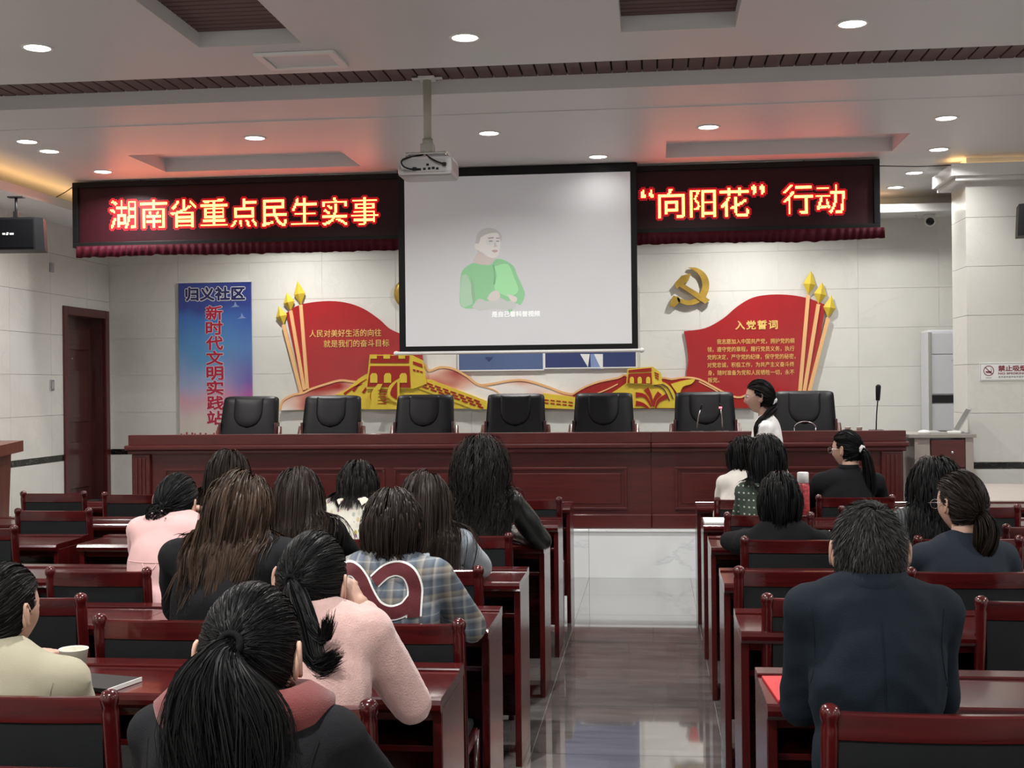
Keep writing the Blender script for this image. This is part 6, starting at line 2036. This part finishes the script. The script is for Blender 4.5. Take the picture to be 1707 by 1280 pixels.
def h(c):
    P, t = hair_long(c['Mh'], c['caps'], L=0.335, n=2600, part=0.015, sweep=(-0.10, -0.3, 0), wave=0.005, wfreq=24, spread=0.025, lift=0.022, locks=300, lvar=0.22, gather=0.9)
    b0 = c['hc'] + Vector((-0.045, -0.105, -0.03))
    g = [b0, b0 + Vector((-0.012, -0.025, -0.07)), b0 + Vector((-0.03, -0.045, -0.13)), b0 + Vector((-0.045, -0.055, -0.19)), b0 + Vector((-0.04, -0.06, -0.26))]
    T, tt = hair_tail([LV(q_) for q_ in g], [0.05, 0.05, 0.045, 0.04, 0.012], 420, flat=(1.0, 0.4), jitter=0.003, flick=0.03)
    return [(P, t, 1.0), (T, tt, 0.9)]
person('person with long wavy brown hair in a black coat, head tilted', (-1.344, 3.97, 1.267), 'c_black', h, lean=18, neck_z=0.10, htilt=10, hpitch=10, sw=0.18, girth=1.1, side=0.03, hairmat='hair_brown', seed=5.0, top_name='coat', collar=dict(kind='band', mat='c_black', h=0.03))

def h(c):
    P, t = hair_long(c['Mh'], c['caps'], L=0.46, n=1700, part=-0.01, spread=0.015)
    return [(P, t, 1.05)]
person('person with long straight dark brown hair in a black jacket, left of the floral shirt', (-1.428 - 0.01, 4.98, 1.222), 'c_black2', h, lean=16, neck_z=0.09, hairmat='hair_dbrown', seed=6.1, sw=0.15)

def h(c):
    P, t = hair_long(c['Mh'], c['caps'], L=0.225, n=1500, part=0.0, sweep=(0.05, -0.1, 0), spread=0.03)
    return [(P, t, 1.05)]
person('person in a cream floral shirt with shoulder length black hair', (-1.445, 6.05, 1.182), 'c_floral', h, lean=16, neck_z=0.075, hairmat='hair_soft', seed=7.7, hpitch=14, sw=0.165, top_name='shirt', collar=dict(kind='fold', mat='c_floral', h=0.03))

def h(c):
    c['nape'] = -0.62
    P, t = hair_long(c['Mh'], c['caps'][-4:-3], L=0.218, n=2000, part=0.0, sweep=(0, -0.2, 0), end_in=0.25, nape=-0.62, spread=0.012, lift=0.014, lvar=0.08)
    return [(P, t, 0.95)]
def x6(c):
    hx, S1 = c['hc'].x, 3.70 / 2100.0
    def lp(cx, cy):
        return ((540 + cx / 3.2 - 651) * S1 + hx, 1.54 - (880 + cy / 3.2 - 643.5) * S1)
    A_ = smooth([lp(*p) for p in ((70, 330), (100, 280), (145, 245), (200, 250), (250, 300), (300, 380), (350, 435), (420, 458), (490, 440), (530, 395))], 5)
    B_ = smooth([lp(*p) for p in ((318, 300), (375, 250), (440, 236), (500, 265), (533, 330), (538, 400), (540, 485))], 5)
    for nm, P in (('letter_patch', A_), ('letter_patch', B_)):
        vs, fs = drape(c, P, 0.044, 0.005); o = MB().add(vs, fs, 0, True).build(nm, 'c_white', c['jk'])
        vs, fs = drape(c, P, 0.034, 0.008); MB().add(vs, fs, 0, True).build('maroon_felt', M['c_maroon'], o)
M['c_maroon'] = cloth('maroon_felt', (0.085, 0.010, 0.014))
person('person in a plaid shirt with a big maroon letter on the back', (-0.814, 3.87, 1.226), 'c_plaid', h, lean=16, neck_z=0.10, hpitch=6, sw=0.135, girth=1.02, hairmat='hair_dbrown', seed=8.2, extras=x6, top_name='shirt', trousers='trouser_denim', collar=dict(kind='fold', mat='c_plaid', h=0.045, r=0.07), elbow=(None, (0.10, 0.12, -0.17)))

def h(c):
    P, t = hair_long(c['Mh'], c['caps'], L=0.50, n=2000, part=0.02, spread=0.015, sweep=(0.05, -0.25, 0))
    return [(P, t, 1.05)]
person('person with long straight brown hair in a pale grey top', (-0.915, 4.98, 1.206), 'c_grey', h, lean=14, neck_z=0.11, hairmat='hair_dbrown', seed=9.4, sw=0.145, top_name='top')

def h(c):
    P, t = hair_long(c['Mh'], c['caps'], L=0.50, n=2200, part=-0.01, wave=0.010, wfreq=75, frizz=0.002, spread=0.035, lift=0.03, vol=1.2, locks=420, lvar=0.15)
    return [(P, t, 0.85)]
person('person with long curly black hair in a black leather jacket', (-0.83, 6.02, 1.287), 'c_leather', h, lean=12, neck_z=0.125, hairmat='hair_soft', seed=10.5, fold=0.014, sw=0.15, girth=1.0, collar=dict(kind='fold', mat='c_leather', h=0.03), elbow=(None, (0.13, 0.12, -0.20)))

TIE9 = (-0.03, -1, 0.10)
def h(c):
    c['nape'] = -0.66
    P, t = hair_combed(c['Mh'], TIE9, 3400, nape=-0.66, lift=0.006)
    p0 = tie_pos(c, TIE9, 1.06)
    g = [p0, p0 + LV((-0.004, -0.035, -0.012)), p0 + LV((-0.004, -0.050, -0.055)), p0 + LV((0.004, -0.050, -0.11)), p0 + LV((0.012, -0.050, -0.18)), p0 + LV((0.022, -0.048, -0.26))]
    T, tt = hair_tail(g, [0.014, 0.030, 0.072, 0.095, 0.090, 0.05], 1500, flat=(1.05, 0.45), jitter=0.004, flick=0.02)
    g2 = [p0, p0 + LV((-0.025, -0.03, -0.02)), p0 + LV((-0.06, -0.02, -0.07)), p0 + LV((-0.065, -0.02, -0.15)), p0 + LV((-0.04, -0.03, -0.25))]
    T2, t2 = hair_tail(g2, [0.012, 0.02, 0.035, 0.04, 0.03], 420, flat=(1, 0.6), flick=0.02)
    return [(P, t * 0.8, 0.62), (T, tt, 0.65), (T2, t2, 0.65)]
def x9(c):
    p0 = tie_pos(c, TIE9, 1.09); ax = Vector(p0) - c['hc']
    ring(c, p0, ax, 0.017, 0.006, 'hair_tie', 'tie_black')
    armholes(c, 0.140, 'c_black2')
person('person with a big low black ponytail and dusty red hood, in the foreground', (-0.667, 2.03, 1.22), 'c_black', h, lean=18, neck_z=0.078, hpitch=14, htilt=0, sw=0.135, seed=11.0, extras=x9, voxel=0.010, strand=0.0014,
       collar=dict(kind='hood', mat='c_red', h=0.035, r=0.092, r1=0.08, dz=0.0))

TIE10 = (-0.28, -1, -0.08)
def h(c):
    c['nape'] = -0.66
    P, t = hair_combed(c['Mh'], TIE10, 2600, nape=-0.66, lift=0.007)
    p0 = tie_pos(c, TIE10, 1.05)
    g = [p0, p0 + LV((0.015, -0.03, -0.025)), p0 + LV((0.040, -0.060, -0.08)), p0 + LV((0.060, -0.085, -0.14)), p0 + LV((0.090, -0.10, -0.175)), p0 + LV((0.135, -0.105, -0.15))]
    T, tt = hair_tail(g, [0.012, 0.030, 0.036, 0.034, 0.018, 0.003], 800, jitter=0.002, flick=0.010)
    g = [p0, p0 + LV((0.02, -0.03, -0.03)), p0 + LV((0.055, -0.075, -0.08)), p0 + LV((0.100, -0.095, -0.115)), p0 + LV((0.115, -0.10, -0.065))]
    T2, t2 = hair_tail(g, [0.01, 0.018, 0.018, 0.010, 0.002], 260, jitter=0.002, flick=0.008)
    T, T2 = [push_caps(q_.reshape(-1, 3).copy(), c['caps']).reshape(q_.shape) for q_ in (T, T2)]
    return [(P, t, 0.75), (T, tt, 0.8), (T2, t2, 0.8)]
def x10(c):
    p0 = tie_pos(c, TIE10, 1.08)
    ring(c, p0, Vector(p0) - c['hc'], 0.014, 0.005, 'hair_tie', 'tie_black')
person('person in a pale pink fleece resting the head on a raised fist', (-0.826, 2.98, 1.196), 'c_fleece', h, lean=20, neck_z=0.065, hpitch=10, htilt=6, sw=0.14, girth=1.06, seed=12.3, extras=x10, top_name='fleece', voxel=0.010, strand=0.0015, fold=0.006,
       elbow=(None, (0.09, 0.10, -0.19)), wrist=(None, (-0.115, -0.02, 0.215)), hand_pose=('relaxed', 'fist'), hand_dir=(None, (-0.45, 0.1, 0.85)), collar=dict(kind='band', mat='c_fleece', h=0.025, r=0.075, r1=0.07))

TIE11 = (-0.15, -1, -0.5)
def h(c):
    c['nape'] = -0.6
    P, t = hair_combed(c['Mh'], TIE11, 3000, nape=-0.6, lift=0.008); t = t * 0.6
    p0 = tie_pos(c, TIE11, 1.03)
    g = [p0, p0 + LV((-0.01, -0.02, -0.04)), p0 + LV((-0.03, -0.04, -0.12)), p0 + LV((-0.05, -0.04, -0.20))]
    T, tt = hair_tail(g, [0.03, 0.04, 0.04, 0.02], 500, flick=0.02)
    return [(P, t, 0.8), (T, tt, 0.8)]
def x11(c):
    armholes(c, 0.178, M['c_beige_seam'])
M['c_beige_seam'] = cloth('beige_seam', (0.20, 0.18, 0.13))
person('person in a beige coat at the left edge, turned to the right', (-1.64, 3.03, 1.108), 'c_beige', h, lean=14, hyaw=-14, neck_z=0.125, hpitch=4, sw=0.175, girth=1.05, shoulder_drop=0.05, elbow=(None, (0.015, 0.10, -0.2)), wrist=(None, (-0.27, 0.0, -0.03)), hairmat='hair_soft', seed=13.0, extras=x11, top_name='coat', fold=0.004, strand=0.0015,
       collar=dict(kind='fold', mat='c_beige', h=0.045, r=0.075))

# ================================================================== right block
def h(c):
    P, t = hair_long(c['Mh'], c['caps'][-4:-3], L=0.22, n=1200, end_in=0.2, spread=0.03, lift=0.018)
    return [(P, t, 1.1)]
person('person in a cream top with short black hair, bowed beside the green sweater', (0.56, 7.86, 1.216), 'c_cream', h, lean=16, hyaw=45, hpitch=20, neck_z=0.12, seed=14.0, sw=0.125, elbow=((-0.02, 0.13, -0.2), None), top_name='top')
def h(c):
    c['nape'] = -0.6
    P, t = hair_long(c['Mh'], c['caps'], L=0.30, n=1500, spread=0.015, lift=0.018, nape=-0.6)
    return [(P, t, 1.1)]
person('person in a dotted dark green sweater with a black bob', (0.607, 6.92, 1.262), 'c_knit', h, lean=14, hyaw=12, neck_z=0.14, seed=15.0, sw=0.12, girth=0.95, elbow=((-0.02, 0.13, -0.2), (0.02, 0.13, -0.2)), top_name='sweater')
def h(c):
    c['nape'] = -0.62
    P, t = hair_long(c['Mh'], c['caps'][-4:-3], L=0.235, n=1900, part=0.0, end_in=0.18, nape=-0.62, spread=0.012, lift=0.016)
    return [(P, t, 1.0)]
person('person with a short black bob in a black coat with dark red collar', (0.573, 5.88, 1.132), 'c_black2', h, lean=14, neck_z=0.145, hpitch=10, seed=16.0, sw=0.155, top_name='coat', collar=dict(kind='band', mat='c_red2', h=0.035, r=0.082, r1=0.076))
TIE4 = (0.0, -1, -0.05)
def h(c):
    c['nape'] = -0.66
    P, t = hair_combed(c['Mh'], TIE4, 1500, nape=-0.66)
    p0 = tie_pos(c, TIE4, 1.06)
    g = [p0, p0 + LV((0.015, -0.03, -0.02)), p0 + LV((0.03, -0.035, -0.09)), p0 + LV((0.04, -0.04, -0.19)), p0 + LV((0.04, -0.045, -0.30))]
    T, tt = hair_tail(g, [0.014, 0.026, 0.036, 0.04, 0.028], 420)
    return [(P, t, 0.95), (T, tt, 1.0)]
def x4(c):
    p0 = tie_pos(c, TIE4, 1.10)
    ring(c, p0, Vector(p0) - c['hc'], 0.017, 0.012, 'scrunchie', 'c_scrunchie', 0.15)
    glasses(c['root'], c['Mh'])
person('person with a white hair tie and long black ponytail, face turned left', (1.195, 8.02, 1.243), 'c_black', h, lean=8, hyaw=48, hpitch=4, neck_z=0.15, seed=17.0, sw=0.165, extras=x4, top_name='sweater', collar=dict(kind='band', mat='c_black', h=0.06, r=0.07, r1=0.06))
def h(c):
    c['nape'] = -0.64; c['front'] = 0.6
    P, t = hair_short(c['Mh'], 0.036, 5200, lift=0.16)
    P2, t2 = hair_short(c['Mh'], 0.022, 2600, lift=0.12, nape=-0.72)
    return [(P, t, 0.65), (P2, t2, 0.6)]
def x5(c):
    zc = c['nb'].z
    seam(c, [(0.0, zc - 0.04 - 0.025 * k) for k in range(14)], 0.0012, 'back_seam', 'c_navy')
    armholes(c, 0.150, 'c_navy')
person('person with short greying hair in a navy suit jacket, back to the camera', (0.50, 3.03, 1.268), 'c_navy', h, lean=10, neck_z=0.085, hpitch=6, hyaw=-4, sw=0.140, girth=0.98, hairmat='hair_grey', strand=0.0016, seed=18.5, extras=x5, voxel=0.010, fold=0.014,
       elbow=((-0.012, 0.07, -0.23), (0.015, 0.08, -0.22)), collar=dict(kind='fold', mat='c_navy', h=0.034, r=0.080, r1=0.068, dz=0.006))
TIE6 = (0.0, -1, -0.42)
def h(c):
    c['nape'] = -0.66
    P, t = hair_combed(c['Mh'], TIE6, 2000, nape=-0.66, lift=0.016)
    p0 = tie_pos(c, TIE6, 1.04)
    g = [p0, p0 + LV((0.012, -0.03, -0.02)), p0 + LV((0.015, -0.045, -0.07)), p0 + LV((0.005, -0.05, -0.12)), p0 + LV((-0.01, -0.045, -0.165))]
    T, tt = hair_tail(g, [0.018, 0.036, 0.045, 0.04, 0.02], 620)
    return [(P, t, 0.85), (T, tt, 0.9)]
def x66(c):
    p0 = tie_pos(c, TIE6, 1.08)
    ring(c, p0, Vector(p0) - c['hc'], 0.018, 0.006, 'hair_tie', 'tie_black')
    glasses(c['root'], c['Mh'])
person('person with glasses and a low brown ponytail in a slate jacket', (1.168, 5.0, 1.193), 'c_slate', h, lean=12, hyaw=30, hpitch=6, neck_z=0.15, sw=0.145, girth=1.0, hairmat='hair_dbrown', seed=19.0, extras=x66, fold=0.008, collar=dict(kind='band', mat='c_slate', h=0.03))
def h(c):
    P, t = hair_long(c['Mh'], c['caps'], L=0.52, n=1900, wave=0.006, wfreq=40, spread=0.03, lift=0.022)
    return [(P, t, 1.05)]
person('person with long wavy black hair in a ribbed grey sweater', (1.285, 5.95, 1.197), 'c_rib', h, lean=14, hyaw=15, neck_z=0.12, seed=20.0, sw=0.155, top_name='sweater')

# ================================================================== the person walking past the stage table
TIEW = (0.0, -1, -0.42)
def h(c):
    c['nape'] = -0.6
    P, t = hair_combed(c['Mh'], TIEW, 1500, nape=-0.6, lift=0.018)
    p0 = tie_pos(c, TIEW, 1.04)
    g = [p0, p0 + LV((0.03, -0.015, -0.04)), p0 + LV((0.085, 0.03, -0.08)), p0 + LV((0.14, 0.075, -0.14)), p0 + LV((0.17, 0.11, -0.24))]
    g = [LV((q_[0] * -1 + 2 * p0[0] if False else q_[0], q_[1], q_[2])) for q_ in g]
    T, tt = hair_tail([LV((p0[0] - (q_[0] - p0[0]), q_[1], q_[2])) for q_ in g], [0.018, 0.028, 0.032, 0.030, 0.016], 420)
    T = push_caps(T.reshape(-1, 3).copy(), c['caps']).reshape(T.shape)
    return [(P, t, 1.0), (T, tt, 1.1)]
def xw(c):
    p0 = tie_pos(c, TIEW, 1.12)
    ring(c, p0, Vector(p0) - c['hc'], 0.022, 0.015, 'scrunchie', 'c_scrunchie', 0.25)
    glasses(c['root'], c['Mh'])
person('person in a white blouse walking to the left past the stage table', (0.757, 9.2, 1.562), 'c_white', h, yaw=83, lean=3, hpitch=3, neck_z=0.165, seed=21.0, standing=True, extras=xw, hairmat='hair_soft', sw=0.15, top_name='blouse', group='people on their feet', girth=0.95)
